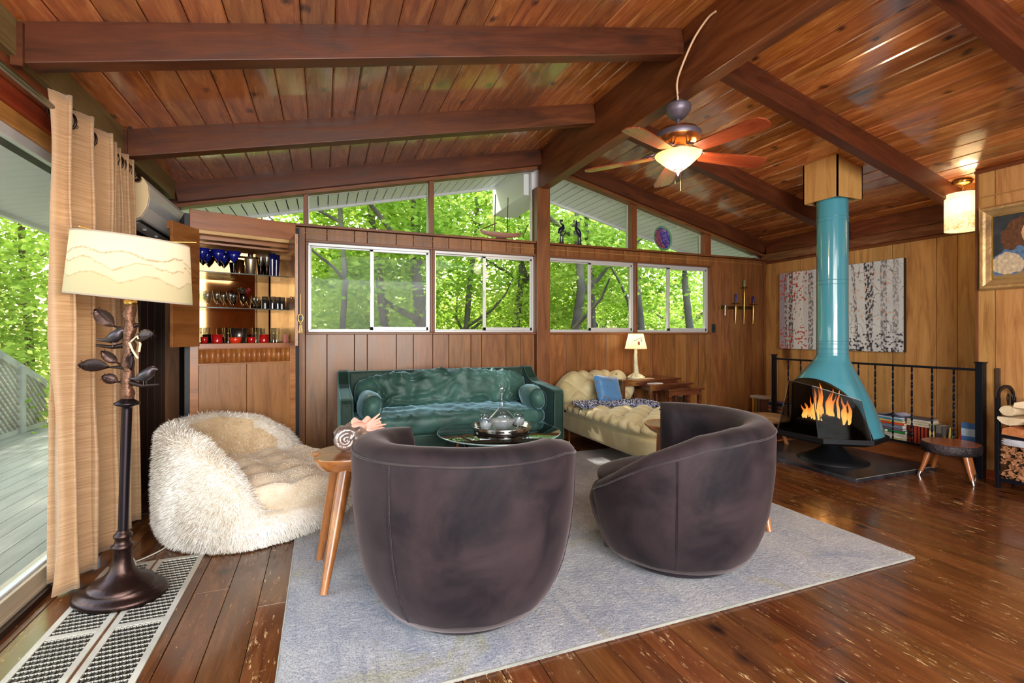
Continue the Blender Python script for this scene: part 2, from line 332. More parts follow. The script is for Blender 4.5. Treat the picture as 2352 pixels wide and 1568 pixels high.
# window openings: casings
def casing(x0, x1, z0, z1):
    t = .022
    bx('casing', TRIMX, wb_, x0 - t, x1 + t, YB - .02, YB + .1, z1, z1 + t, .003); bx('casing', TRIMX, wb_, x0 - t, x1 + t, YB - .03, YB + .1, z0 - t, z0, .003)
    bx('casing', TRIMZ, wb_, x0 - t, x0, YB - .02, YB + .1, z0, z1, .003); bx('casing', TRIMZ, wb_, x1, x1 + t, YB - .02, YB + .1, z0, z1, .003)
WIN = [(-.135, 1.025, .43), (1.07, 2.195, 1.625), (2.385, 3.53, 2.93), (3.565, 4.69, 4.075)]
for i, (x0, x1, xm) in enumerate(WIN):
    z0, z1 = 1.215, 2.065; casing(x0, x1, z0, z1)
    wd = struct('window_%d' % (i + 1)); y0 = YB + .02
    if i == 0: xm = .45
    bx('frame', WHITEF, wd, x0, x1, y0, y0 + .07, z1 - .028, z1, .003); bx('frame', WHITEF, wd, x0, x1, y0, y0 + .07, z0, z0 + .02, .003)
    bx('frame', WHITEF, wd, x0, x0 + .018, y0, y0 + .07, z0 + .02, z1 - .028); bx('frame', WHITEF, wd, x1 - .018, x1, y0, y0 + .07, z0 + .02, z1 - .028)
    for (a, b, yy, nm) in ((x0 + .018, xm + .02, y0 + .045, 0), (xm - .02, x1 - .018, y0 + .015, 1)):
        t = .018 if nm == 0 else .034
        s = MB(); s.box(a, b, yy - .01, yy + .012, z0 + .02, z0 + .02 + (t * .6 if nm == 0 else t)); s.box(a, b, yy - .01, yy + .012, z1 - .028 - t * .7, z1 - .028)
        s.box(a, a + (.008 if nm == 0 else .032), yy - .01, yy + .012, z0 + .02, z1 - .03); s.box(b - (.032 if nm == 0 else .02), b, yy - .01, yy + .012, z0 + .02, z1 - .03)
        s.build('sash', WHITEF, wd, bevel=.002)
        bx('pane', GLASS, wd, a + .005, b - .005, yy - .001, yy + .003, z0 + .03, z1 - .035)
    bx('latch', WHITEF, wd, xm - .016, xm - .004, y0 - .012, y0 + .01, 1.60, 1.66, .002)
# transoms
TR = [(-1.17, -.175), (-.135, 1.01), (1.06, 2.185), (2.385, 3.475), (3.555, 4.60), (4.71, 5.56)]
bx('sill', TRIMX, wb_, XL, 2.205, YB - .035, YB + .12, 2.205, 2.228, .003); bx('sill', TRIMX, wb_, 2.365, XR, YB - .035, YB + .12, 2.205, 2.228, .003)
def topz(x): return (zl(x) if x < 2.3 else zr(x)) - .2
for i, (x0, x1) in enumerate(TR):
    wd = struct('window_%d' % (i + 5)); zb = 2.228
    za, zc_ = max(topz(x0), zb + .012), max(topz(x1), zb + .012)
    pr = [(x0, zb), (x1, zb), (x1, zc_), (x0, za)]
    m = MB(); m.add([(x, YB + .06, z) for x, z in pr] + [(x, YB + .064, z) for x, z in pr], [(0, 1, 2, 3), (7, 6, 5, 4), (0, 4, 5, 1), (1, 5, 6, 2), (2, 6, 7, 3), (3, 7, 4, 0)]); m.build('pane', GLASS, wd)
    m = MB()
    for (a, b) in ((0, 1), (1, 2), (2, 3), (3, 0)):
        m.bar((pr[a][0], YB + .065, pr[a][1]), (pr[b][0], YB + .065, pr[b][1]), .014, .03, up=(0, 1, 0))
    m.build('frame', WHITEF, wd)
for (x0, x1) in ((-.175, -.135), (1.01, 1.06), (3.475, 3.555), (4.60, 4.71)):
    f = (zl if x0 < 2.2 else zr); bx('mullion', TRIMZ, wb_, x0, x1, YB - .02, YB + .1, 2.22, f((x0 + x1) / 2) - .17, .003)
for side in (0, 1):   # head trim under the gable rafter
    xa, xb = (-1.2, 2.21) if side == 0 else (2.36, 5.6); f = zl if side == 0 else zr; m = MB()
    m.bar((xa, YB - .0, f(xa) - .19), (xb, YB - .0, f(xb) - .19), .11, .03, up=(0, 0, 1)); m.build('head_trim', TRIMX, wb_)
    m = MB(); xe = XL - .3 if side == 0 else XR + .3; xf = 2.3
    vs = [(xe, YB + .01, f(xe) - .17), (xf, YB + .01, f(xf) - .17), (xf, YB + .01, f(xf) + .06), (xe, YB + .01, f(xe) + .06)]; vs += [(x, y + .1, z) for x, y, z in vs]
    m.add(vs, [(0, 1, 2, 3), (7, 6, 5, 4), (0, 4, 5, 1), (2, 6, 7, 3), (1, 5, 6, 2), (3, 7, 4, 0)]); m.build('gable_framing', BEAMX, wb_)
bx('corner_trim', TRIMZ, wb_, XR - .045, XR, YB - .03, YB, 0, 2.22, .003)
bx('mullion', WHITEF, wb_, 5.50, 5.56, YB + .02, YB + .06, 2.228, 2.29)
# cord stapled along the panelling
cm = plain('cord tan', (176, 132, 78), .6)
tag(MB().tube([(-.2, YB - .008, 2.152), (2.2, YB - .008, 2.150)], .0035, 6).build('wire', cm), 'thin tan wire stapled below the left transom windows', 'wire')
tag(MB().tube([(2.37, YB - .008, 2.150), (4.5, YB - .008, 2.151), (5.62, YB - .008, 2.152)], .0035, 6).build('wire', cm), 'thin tan wire stapled below the right transom windows', 'wire')
bx('baseboard_back', TRIMX, None, XL, XR, YB - .02, YB - .004, 0, .09, .003, kind='structure')

# left wall with the glass doors
wl_ = struct('wall_left')
bx('plate_beam', GREENB, wl_, XL - .02, -1.17, YF, YB - .1, 2.335, 2.50, .005)
bx('header_trim', wood('header tan', (120, 76, 34), (168, 118, 60), (196, 148, 86), 1, .4, var=.03), wl_, XL - .02, -1.235, .3, 3.66, 2.085, 2.16, .004)
bx('header_trim', wood('header red', (110, 40, 18), (140, 58, 26), (168, 82, 40), 1, .4, var=.03), wl_, XL - .02, -1.215, .3, 3.72, 2.16, 2.24, .004)
bx('header_board', TRIMY, wl_, XL - .02, -1.2, .3, 3.78, 2.24, 2.335, .004)
wlp = wood('left wall dark panel', (38, 20, 12), (58, 32, 20), (78, 46, 28), 2, .45, var=.1)
y = 3.66
while y < YB:
    bx('plank', wlp, wl_, XL - .01, XL + .012, y + .002, min(y + .17, YB) - .002, 0, 2.34, .002); y += .17
bx('framing', BLACK, wl_, XL - .14, XL - .01, 3.64, YB, -.1, 2.6)
bx('framing', WALLB, wl_, XL - .14, XL, YF, .3, -.1, 2.6); bx('framing', BLACK, wl_, XL - .14, XL - .0, .3, 3.7, 2.09, 2.75)
bx('framing', BLACK, wl_, XL - .14, XL, 3.64, YB, 2.3, 2.6)
dr = struct('door_1'); DF = plain('door frame grey beige', (176, 160, 138), .4, .2)
bx('sill', DF, dr, XL - .1, -1.2, .3, 3.66, 0, .045, .004); bx('track', DF, dr, -1.245, -1.225, .3, 3.66, .045, .10, .002); bx('track', BRONZE, dr, -1.2, -1.175, .3, 3.66, 0, .03, .002)
for (a, b, xx) in ((.32, 2.02, -1.30), (1.96, 3.64, -1.262)):
    bx('pane', GLASS, dr, xx - .002, xx + .002, a + .03, b - .03, .1, 2.05)
    m = MB(); m.box(xx - .015, xx + .015, a, b, .05, .11); m.box(xx - .015, xx + .015, a, b, 2.035, 2.085); m.box(xx - .015, xx + .015, a, a + .05, .1, 2.04); m.box(xx - .015, xx + .015, b - .05, b, .1, 2.04); m.build('sash', WHITEF, dr, bevel=.003)

# right wall, seen beyond the stair railing
wr_ = struct('wall_right')
ys = [YB, 4.77, 4.53, 4.41, 4.23, 4.02, 3.9, 3.74, 3.59, 3.34, 3.22, 2.94, 2.77, 2.6, 2.45, 2.2, 2.0]
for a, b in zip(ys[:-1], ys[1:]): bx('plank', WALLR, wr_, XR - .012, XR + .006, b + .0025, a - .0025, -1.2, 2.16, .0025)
bx('framing', DARKGAP, wr_, XR + .006, XR + .12, 1.8, YB + .1, -1.2, 2.6)
bx('trim', TRIMY, wr_, XR - .03, XR, 1.8, YB - .0, 2.15, 2.18, .003)
bx('plate_beam', BEAMY, wr_, 5.58, XR + .02, 1.0, YB - .1, 2.28, 2.47, .005)
bx('lower_beam', wood('weathered beam', (70, 34, 18), (120, 68, 40), (176, 136, 104), 1, .35, var=.05), wr_, 5.61, XR + .02, 1.8, YB - .0, 2.18, 2.285, .004)
# nearer wall that carries the portrait
wn2 = struct('wall_near_right'); XN = 5.12
ys = [2.37, 2.25, 2.07, 1.85, 1.7, 1.45, 1.25, 1.0, .8, .55, .3, 0, -.3, -.6]
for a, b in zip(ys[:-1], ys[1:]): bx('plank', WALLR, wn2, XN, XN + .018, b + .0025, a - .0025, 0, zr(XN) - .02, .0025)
bx('corner_trim', TRIMZ, wn2, XN - .006, XN + .10, 2.355, 2.378, 0, zr(XN) - .01, .003)
bx('trim', TRIMY, wn2, XN - .012, XN + .02, -.6, 2.38, zr(XN) - .035, zr(XN) - .005, .003)
bx('framing', DARKGAP, wn2, XN + .018, XN + .1, -.6, 2.36, -.1, zr(XN + .1) - .01)
tag(MB().tube([(XN - .006, 2.35, 2.335), (XN - .006, 1.2, 2.335)], .005, 6).build('wire', cm), 'tan wire stapled across the wall above the framed portrait', 'wire')
bx('baseboard_right', wood('baseboard red', (90, 36, 16), (140, 66, 34), (160, 84, 46), 1, .35), None, XN - .016, XN, -.6, 2.36, 0, .08, .003, kind='structure')
bx('back_of_stairs', WALLR, wn2, 5.2, XR, 1.95, 2.0, -1.2, 2.47)
# stair opening: curb and ledge
st = struct('trim_1')
bx('curb_board', wood('curb wood', (74, 36, 14), (112, 62, 28), (140, 86, 44), 1, .35), st, 5.10, 5.13, 2.37, YB - .02, 0, .165, .003)
bx('ledge', TRIMY, st, 5.13, 5.42, 2.37, YB - .02, .125, .165, .003)
bx('stair_side', WALLR, st, 5.40, 5.42, 2.37, YB - .02, -1.2, .125)
bx('stair_floor', FLOOR, st, 5.42, XR, 2.0, YB, -1.25, -1.2)
# rear part of the room (behind the camera), closed so that light bounces as in the real room
wf = struct('wall_front')
WBK = wood('rear panel', (96, 56, 30), (150, 98, 58), (170, 116, 72), 2, .5, var=.1)
for (x0, x1, z0, z1) in ((XL, -1.15, 0, 2.5), (2.45, XR, 0, 2.9), (-1.15, 2.45, 0, .3), (-1.15, 2.45, 2.5, 3.3)): bx('wall_panel', WBK, wf, x0, x1, YF - .05, YF, z0, z1)
wr2 = struct('wall_rear_right')
bx('wall_panel', WBK, wr2, XR, XR + .05, YF, -1.9, 0, 2.6); bx('wall_panel', WBK, wr2, XR, XR + .05, -.1, 2.0, 0, 2.6); bx('wall_panel', WBK, wr2, XR, XR + .05, -1.9, -.1, 0, .7); bx('floor_board', FLOOR, wr2, 5.1, XR, YF, -.6, -.1, 0); bx('wall_panel', WBK, wr2, XN + .1, XR, -.62, -.6, 0, 2.6)

# ------------------------------------------------------------------ outside
def outside():
    sf = struct('soffit_gable'); n = 0
    for side in (0, 1):
        f = zl if side == 0 else zr; a = math.atan(.221) if side == 0 else -math.atan(.245); w = .105; ca = math.cos(a)
        x = 2.2 - w / 2 if side == 0 else 2.42 + w / 2
        me = None
        for k in range(36):
            m = MB(); h = w / 2 - .002
            if me is None:
                m.box(-h + .004, h - .003, 0, .95, -.004, .006); o = m.build('soffit_panel', SOFFIT, sf); me = o
            else: o = me.copy(); COL.objects.link(o)
            o.location = (x, YB + .12, f(x) - .075); o.rotation_euler = (0, -a, 0); x += (-w if side == 0 else w) * ca
        xa, xb = (2.25, -2.1) if side == 0 else (2.38, 6.4)
        MB().add([(xa, YB + .12, f(xa) - .05), (xb, YB + .12, f(xb) - .05), (xb, YB + 1.07, f(xb) - .05), (xa, YB + 1.07, f(xa) - .05)], [(0, 1, 2, 3)]).build('joint_backing', plain('soffit joint dark', (60, 62, 66), .8), sf)
        m = MB(); m.bar((xa, YB + 1.08, f(xa) - .02), (xb, YB + 1.08, f(xb) - .02), .03, .17, up=(0, 0, 1)); m.build('fascia', SOFFIT, sf)
    bx('ridge_box', SOFFIT, sf, 2.12, 2.45, YB + .12, YB + 1.2, 2.78, 3.2, .004)
    sl = struct('soffit_eave')
    for k in range(60):
        y = -1 + k * .115
        m = MB(); m.add([(-1.42, 0, 2.30), (-2.25, 0, 2.12), (-2.25, .108, 2.12), (-1.42, .108, 2.30), (-1.42, 0, 2.32), (-2.25, 0, 2.14), (-2.25, .108, 2.14), (-1.42, .108, 2.32)], [(3, 2, 1, 0), (4, 5, 6, 7), (0, 1, 5, 4), (2, 3, 7, 6), (1, 2, 6, 5)])
        if k == 0: o0 = m.build('soffit_panel', SOFFIT, sl, (0, y, 0))
        else: o = o0.copy(); COL.objects.link(o); o.location = (0, y, 0)
    MB().add([(-1.42, -1, 2.315), (-2.25, -1, 2.135), (-2.25, 6, 2.135), (-1.42, 6, 2.315)], [(0, 1, 2, 3)]).build('joint_backing', MATS['soffit joint dark'], sl)
    bx('fascia', SOFFIT, sl, -2.29, -2.25, -1, 6.1, 2.09, 2.2)
    dk = struct('deck'); DK = wood('deck boards', (92, 94, 82), (120, 120, 106), (144, 144, 130), 1, .6, var=.06)
    for k in range(17): bx('deck_board', DK, dk, -1.44 - (k + 1) * .14 + .004, -1.44 - k * .14, .0, 8.3, -.09, -.06)
    bx('deck_edge', DK, dk, -3.95, -1.4, 8.3, 8.35, -.3, -.06)
    lt = thing('lattice_railing', 'weathered grey lattice railing with a sloping handrail at the edge of the deck', 'railing', (-3.6, 0, 0))
    LM = plain('weathered grey wood', (170, 166, 152), .8, var=.15, bscale=20)
    ys0, ys1 = 5.6, 8.6
    def rz(y): return 1.95 - .43 * (y - ys0) - .15
    MB().bar((0, ys0, rz(ys0)), (0, ys1, rz(ys1)), .05, .09).build('handrail', LM, lt)
    bx('bottom_rail', LM, lt, -.02, .02, ys0, ys1, -.06, -.0)
    for y in (5.7, 6.9, 8.0): bx('post', LM, lt, -.045, .045, y - .045, y + .045, -.2, rz(y) + .02)
    sp = .095
    for d in (0, 1):
        k = -20
        while k < 40:
            y0 = ys0 + k * sp; pts = []
            for t in np.linspace(0, 2.0, 60):
                y = y0 + (t if d == 0 else -t) ; z = t
                if ys0 <= y <= ys1 and 0 <= z <= rz(y) - .03: pts.append((.012 * (1 if d else -1), y, z))
            if len(pts) > 2: MB().bar(pts[0], pts[-1], .01, .03, up=(1, 0, 0)).build('slat', LM, lt)
            k += 1
    g = MB(); nx = 40
    def gz(x, y):
        d = max(0, y - 6) * .10 + max(0, -x - 4) * .05; return -1.6 - d + .25 * noise.noise(Vector((x * .3, y * .3, 0)))
    g.grid(lambda u, v: (-30 + 70 * u, 5.2 + 38 * v, gz(-30 + 70 * u, 5.2 + 38 * v)), nx, nx)
    g.grid(lambda u, v: (-30 + 28.5 * u, -6 + 14 * v, gz(-30 + 28.5 * u, -6 + 14 * v)), 16, 16)
    g.build('ground', plain('woodland ground', (128, 122, 100), .95, var=.3, bscale=10), None, kind='structure')
    # leaves
    m, n, l, b = newmat('leaf'); n.remove(b)
    tc = n.new('ShaderNodeTexCoord'); nz = n.new('ShaderNodeTexNoise'); nz.inputs['Scale'].default_value = 1.6; nz.inputs['Detail'].default_value = 6; l.new(tc.outputs['Object'], nz.inputs['Vector'])
    oi = n.new('ShaderNodeObjectInfo'); ad = n.new('ShaderNodeMath'); ad.operation = 'MULTIPLY_ADD'; ad.inputs[1].default_value = .16; l.new(oi.outputs['Random'], ad.inputs[0]); l.new(nz.outputs['Fac'], ad.inputs[2])
    r = n.new('ShaderNodeValToRGB'); e = r.color_ramp.elements; e[0].position = .38; e[0].color = lin((112, 146, 50)); e[1].position = .78; e[1].color = lin((226, 236, 128)); x = e.new(.56); x.color = lin((166, 194, 78)); l.new(ad.outputs[0], r.inputs[0])
    df = n.new('ShaderNodeBsdfDiffuse'); tr = n.new('ShaderNodeBsdfTranslucent'); l.new(r.outputs[0], df.inputs[0]); l.new(r.outputs[0], tr.inputs[0]); mx = n.new('ShaderNodeMixShader'); mx.inputs[0].default_value = .62
    l.new(df.outputs[0], mx.inputs[1]); l.new(tr.outputs[0], mx.inputs[2]); l.new(mx.outputs[0], n['Material Output'].inputs[0]); LEAF = m
    BARK = plain('bark', (100, 90, 78), .9, bump=.5, bscale=14, var=.25)
    def crown_mesh(seed, nl, size=.075):
        rg = np.random.default_rng(seed); ncl = 46
        cc = rg.normal(size=(ncl, 3)); cc /= np.linalg.norm(cc, axis=1)[:, None]; cc *= (rg.random((ncl, 1)) ** .45)
        idx = rg.integers(0, ncl, nl); P = cc[idx] * np.array([1.0, 1.0, 1.0]) + rg.normal(size=(nl, 3)) * np.array([.17, .17, .085])
        P *= np.array([2.3, 2.3, 2.3])
        A = rg.normal(size=(nl, 3)); A[:, 2] *= .45; A /= np.linalg.norm(A, axis=1)[:, None]; B = np.cross(A, rg.normal(size=(nl, 3))); B /= np.linalg.norm(B, axis=1)[:, None]
        s = size * rg.uniform(.6, 1.35, (nl, 1))
        V = np.stack([P - A * s, P - B * s * .62, P + A * s * 1.1, P + B * s * .62], 1).reshape(-1, 3)
        me = bpy.data.meshes.new('foliage'); me.vertices.add(nl * 4); me.vertices.foreach_set('co', V.ravel()); me.loops.add(nl * 4); me.loops.foreach_set('vertex_index', np.arange(nl * 4)); me.polygons.add(nl)
        me.polygons.foreach_set('loop_start', np.arange(nl) * 4); me.polygons.foreach_set('loop_total', np.full(nl, 4)); me.materials.append(LEAF); me.update(calc_edges=True); me.validate(); return me
    crowns = [crown_mesh(s, 5000, .064) for s in (1, 2, 3, 4)]
    def tree(x, y, h, rt, lean, label, crown_at, seed, branches=5):
        rg = random.Random(seed); t = thing('tree', label, 'tree', (x, y, gz(x, y) - .1), 0, 'leafy trees outside the windows')
        pts = [Vector((lean[0] * (k / 8) ** 1.3 * h + .10 * math.sin(k * 1.3 + seed) * (k > 0), lean[1] * (k / 8) * h + .08 * math.cos(k * 1.7 + seed), h * k / 8)) for k in range(9)]
        MB().tube(pts, [rt * (1.25 if k == 0 else 1 - .085 * k) for k in range(9)], 9).build('trunk', BARK, t)
        for b in range(branches):
            k = rg.randint(3, 7); p = pts[k]; a = rg.uniform(0, 2 * PI); L = rg.uniform(1.2, 2.8)
            bp = [p + Vector((math.cos(a), math.sin(a), .55)) * L * u + Vector((.12 * math.sin(5 * u + b), .1 * math.sin(4 * u), .25 * u * u)) for u in (0, .25, .5, .75, 1)]
            MB().tube(bp, [rt * .42 * (1 - .18 * q) for q in range(5)], 6).build('branch', BARK, t)
        for (dx, dy, dz, s) in crown_at:
            f = bpy.data.objects.new('foliage', crowns[rg.randint(0, 3)]); COL.objects.link(f); f.parent = t; f.location = (dx, dy, dz); f.scale = (s, s, s * .9); f.rotation_euler = (0, 0, rg.uniform(0, 6.28)); f['kind'] = 'stuff'
    rg = random.Random(11)
    spec = []
    places = ['leftmost of', 'second from the left among', 'third from the left among', 'fourth from the left among']
    # nearer trunks aligned with the windows: (x, y, height, radius, lean)
    near = [(.15, 8.6, 8, .07, (.03, 0), 'thin leaning maple trunk seen through the left half of the first window'),
            (1.0, 9.4, 9, .10, (-.02, 0), 'pair-like slender trunk seen at the left of the second pane of the first window'),
            (1.62, 9.2, 9, .15, (.02, 0), 'thick dark trunk seen at the right edge of the first window'),
            (1.35, 11, 9, .11, (.0, 0), 'medium trunk between the two darker ones behind the first window'),
            (3.0, 10.2, 9, .09, (.01, 0), 'slim trunk behind the left pane of the second window'),
            (4.15, 10.0, 9, .11, (-.03, 0), 'leaning trunk behind the right pane of the second window'),
            (4.55, 8.6, 8, .13, (.05, 0), 'dark forked trunk behind the left pane of the third window'),
            (5.15, 9.0, 9, .09, (.03, 0), 'straight slim trunk just right of the forked one in the third window'),
            (6.6, 9.4, 9, .13, (.06, 0), 'trunk leaning right behind the second pane of the third window'),
            (8.2, 9.3, 9, .12, (.01, 0), 'trunk with a low side limb behind the rightmost window')]
    for i, (x, y, h, rt, ln, lb) in enumerate(near):
        tree(x, y, h, rt, ln, lb, [(rg.uniform(-.6, .6), rg.uniform(1.2, 2.2), rg.uniform(2.9, 3.9), .75), (rg.uniform(-.8, .8) + ln[0] * h, rg.uniform(-.2, 1.6), rg.uniform(5.2, 6.2), .95)], i + 3, 6)
    far = [(-4, 14), (-1.5, 15), (1.2, 14.5), (3.6, 16), (6.4, 15), (9.0, 14.2), (11.8, 13.5), (14.5, 14)]
    pl = ['left of everything else, beyond the first window', 'behind the cabinet side of the first window', 'behind the first window', 'behind the second window', 'behind the ridge post', 'behind the third window', 'behind the rightmost window', 'farthest right, beyond the rightmost window']
    for i, (x, y) in enumerate(far):
        tree(x, y, 10, .14, (rg.uniform(-.03, .03), 0), 'tall leafy background tree ' + pl[i], [(0, 0, 2.0, 1.0), (.8, .3, 4.6, 1.1)], i + 40, 6)
    for i, (x, y) in enumerate([(-5.6, 8.6), (-6.8, 11.0), (-9.0, 8.4), (-5.4, 12.2)]):
        tree(x, y, 8, .10, (0, 0), ['slim tree just beyond the lattice railing', 'leafy tree behind the lattice railing', 'leafy tree far left beyond the deck', 'tree seen next to the curtain through the glass door'][i], [(0, 0, 2.8, .9), (.4, -.3, 4.6, .85), (-.5, .5, 6.4, 1.0)] + ([(1.2, -.4, 7.6, 1.05), (2.9, -.2, 8.0, 1.0)] if i == 0 else []), i + 70, 6)  # extra high crowns on the first tree are added to shade the deck
outside()
# ------------------------------------------------------------------ rug
def rug():
    m, n, l, b = newmat('rug'); tc = n.new('ShaderNodeTexCoord'); b.inputs['Roughness'].default_value = .95; b.inputs['Specular IOR Level'].default_value = .1
    def nz(scale, det, mapping=None, dist=0):
        q = n.new('ShaderNodeTexNoise'); q.inputs['Scale'].default_value = scale; q.inputs['Detail'].default_value = det; q.inputs['Distortion'].default_value = dist; q.inputs['Roughness'].default_value = .7
        if mapping: k = n.new('ShaderNodeMapping'); k.inputs['Scale'].default_value = mapping; l.new(tc.outputs['Object'], k.inputs[0]); l.new(k.outputs[0], q.inputs['Vector'])
        else: l.new(tc.outputs['Object'], q.inputs['Vector'])
        return q.outputs['Fac']
    def ramp(src, *st):
        r = n.new('ShaderNodeValToRGB'); e = r.color_ramp.elements; e[0].position, e[0].color = st[0][0], st[0][1]; e[1].position, e[1].color = st[-1][0], st[-1][1]
        for p, c in st[1:-1]: e.new(p).color = c
        l.new(src, r.inputs[0]); return r.outputs[0]
    def mix(f, a, bb):
        x = n.new('ShaderNodeMix'); x.data_type = 'RGBA'; l.new(f, x.inputs[0])
        for i, v in ((6, a), (7, bb)):
            if isinstance(v, tuple): x.inputs[i].default_value = v
            else: l.new(v, x.inputs[i])
        return x.outputs[2]
    K = (0, 0, 0, 1); Wt = (1, 1, 1, 1)
    base = ramp(nz(1.6, 6, None, .6), (.3, lin((158, 162, 174))), (.5, lin((188, 188, 192))), (.7, lin((206, 204, 200))))
    c = mix(ramp(nz(1.3, 7, (1, 1.6, 1), 1), (.54, K), (.68, (.55,) * 3 + (1,))), base, lin((112, 130, 160)))
    c = mix(ramp(nz(1.9, 7, (1.4, 1, 1), 1.4), (.56, K), (.68, (.6,) * 3 + (1,))), c, lin((176, 168, 110)))
    c = mix(ramp(nz(150, 8, (1, .6, 1)), (.47, K), (.62, (.7,) * 3 + (1,))), c, lin((112, 114, 128)))
    c = mix(ramp(nz(60, 6, (.4, 1, 1)), (.52, K), (.66, (.5,) * 3 + (1,))), c, lin((224, 222, 220)))
    c = mix(ramp(nz(9, 8, (3, .25, 1)), (.56, K), (.64, (.35,) * 3 + (1,))), c, lin((120, 126, 146)))
    l.new(c, b.inputs['Base Color'])
    bp = n.new('ShaderNodeBump'); bp.inputs['Strength'].default_value = .9; bp.inputs['Distance'].default_value = .012; l.new(nz(70, 6), bp.inputs['Height']); l.new(bp.outputs[0], b.inputs['Normal'])
    r = thing('rug', 'large distressed pale grey and blue area rug under the swivel chairs and coffee table', 'rug', (1.39, 2.96, 0))
    hx, hy = 1.54, 1.34; mb = MB(); nx, ny = 60, 60
    mb.grid(lambda u, v: (-hx + 2 * hx * u, -hy + 2 * hy * v, .013 + .0012 * noise.noise(Vector((u * 14, v * 14, 1)))), nx, ny)
    mb.add([(-hx, -hy, .001), (hx, -hy, .001), (hx, hy, .001), (-hx, hy, .001), (-hx, -hy, .013), (hx, -hy, .013), (hx, hy, .013), (-hx, hy, .013)], [(0, 1, 5, 4), (1, 2, 6, 5), (2, 3, 7, 6), (3, 0, 4, 7)])
    mb.build('field', m, r)
    e = fabric('rug edge', (120, 122, 112), (154, 152, 142), fine=120)
    for a, bq in (((-hx, -hy), (hx, -hy)), ((hx, -hy), (hx, hy)), ((hx, hy), (-hx, hy)), ((-hx, hy), (-hx, -hy))):
        MB().tube([(a[0], a[1], .009), (bq[0], bq[1], .008)], .0055, 6).build('binding', e, r)
rug()

# ------------------------------------------------------------------ swivel chairs
VEL = fabric('chair velvet', (18, 13, 20), (50, 38, 42), .7, .3, 4, 350, .12, (200, 180, 180))
VELD = fabric('chair velvet seam', (26, 18, 24), (40, 30, 36), .8, .5, 5)
def swivel_chair(loc, start, sgn, total, label, prof):
    """start: angle of the high arm end; the back wraps `total` degrees from there"""
    t = thing('swivel_chair', label, 'chair', (loc[0], loc[1], .013), 0, 'swooping barrel swivel chairs')
    def H(s): return float(np.interp(s, prof[0], prof[1]))
    def ro(z): return float(np.interp(z, [.0, .05, .12, .2, .33, .5, .66, .78], [.33, .375, .415, .445, .475, .494, .497, .49]))
    N = 90
    def sec(s):
        h = H(s); out = []; e = min(s, total - s); tp = min(1, math.sqrt(max(e, 0) / 9.)) if e < 9 else 1
        zb = .045; th = .185 * (1 - .15 * (s / total))
        zs = [zb + (h - .06 - zb) * k for k in (0, .06, .14, .24, .38, .54, .7, .85, .95, 1)]
        p = [(ro(z) - .006 * (i == 0), z) for i, z in enumerate(zs)]
        R0 = ro(h - .06)
        p += [(R0 - .008, h - .035), (R0 - .03, h - .012), (R0 - .065, h), (R0 - .105, h - .004), (R0 - .145, h - .022), (R0 - th + .01, h - .055), (R0 - th, h - .10)]
        zi = max(.30, h - .3) ; p += [(R0 - th, (h - .10 + zi) / 2 if h - .10 > zi else h - .1), (R0 - th + .01, min(zi, h - .1))]
        mid = R0 - th / 2
        return [(mid + (r - mid) * (.25 + .75 * tp) if i >= 0 else r, z) for i, (r, z) in enumerate(p)]
    vs = []; m = len(sec(10))
    for k in range(N + 1):
        s = total * k / N; a = R(start + sgn * s)
        # the ends round off a little past their nominal angle
        for r, z in sec(s):
            w = .004 * noise.noise(Vector((math.cos(a) * 4, math.sin(a) * 4, z * 5)))
            vs.append(((r + w) * math.cos(a), (r + w) * math.sin(a), z))
    fs = [(k * m + i, (k + 1) * m + i, (k + 1) * m + i + 1, k * m + i + 1) for k in range(N) for i in range(m - 1)]
    if sgn < 0: fs = [f[::-1] for f in fs]
    mb = MB().add(vs, fs, True)
    mb.add(vs[:m], [tuple(range(m))], False); mb.add(vs[-m:], [tuple(range(m - 1, -1, -1))], False)
    sh = mb.build('backrest', VEL, t)
    # piping around the rim and the vertical seams
    pts = []
    for k in range(N + 1):
        s = total * k / N; a = R(start + sgn * s); h = H(s); r = ro(h - .05) + .001 - (.05 * (1 - min(1, math.sqrt(min(s, total - s) / 9.))) ); pts.append((r * math.cos(a), r * math.sin(a), h - .052))
    MB().tube(pts, .0045, 6).build('piping', fabric('chair piping', (44, 35, 40), (66, 56, 58), .7, .2), sh)
    for s in (total * .36, total * .74, total * .12):
        a = R(start + sgn * s); h = H(s)
        for d in (-.006, .006):
            MB().tube([((ro(z) + .0015) * math.cos(a + d), (ro(z) + .0015) * math.sin(a + d), z) for z in np.linspace(.07, h - .06, 14)], .0016, 5).build('seam', VELD, sh)
    MB().lathe([(.30, .045), (.375, .05), (.41, .12), (.44, .2), (.455, .27), (.44, .32), (.30, .335)], 48).build('seat_base', VEL, t)
    cdir = R(start + sgn * (total + 360) / 2 )
    def dsp(nq, P): return Vector((0, 0, .012 * noise.noise(P * 6)))
    MB().rbox(.345, .345, .075, 2.6, 16, dsp).build('seat_cushion', VEL, t, (.05 * math.cos(cdir), .05 * math.sin(cdir), .385))
    MB().lathe([(.30, 0), (.315, .004), (.315, .04), (.30, .045)], 48).build('plinth', VELD, t)
    return t
swivel_chair((.605, 2.135), 118, 1, 282, 'dark plum velvet swivel chair with its back to us, the nearer and left one', ([0, 30, 60, 120, 190, 230, 255, 282], [.71, .735, .75, .765, .755, .69, .60, .44]))
swivel_chair((1.785, 2.145), 61, -1, 255, 'dark brown velvet swivel chair with a sloping left arm, the right one of the two', ([0, 30, 90, 150, 175, 205, 232, 255], [.755, .755, .755, .745, .715, .62, .49, .40]))

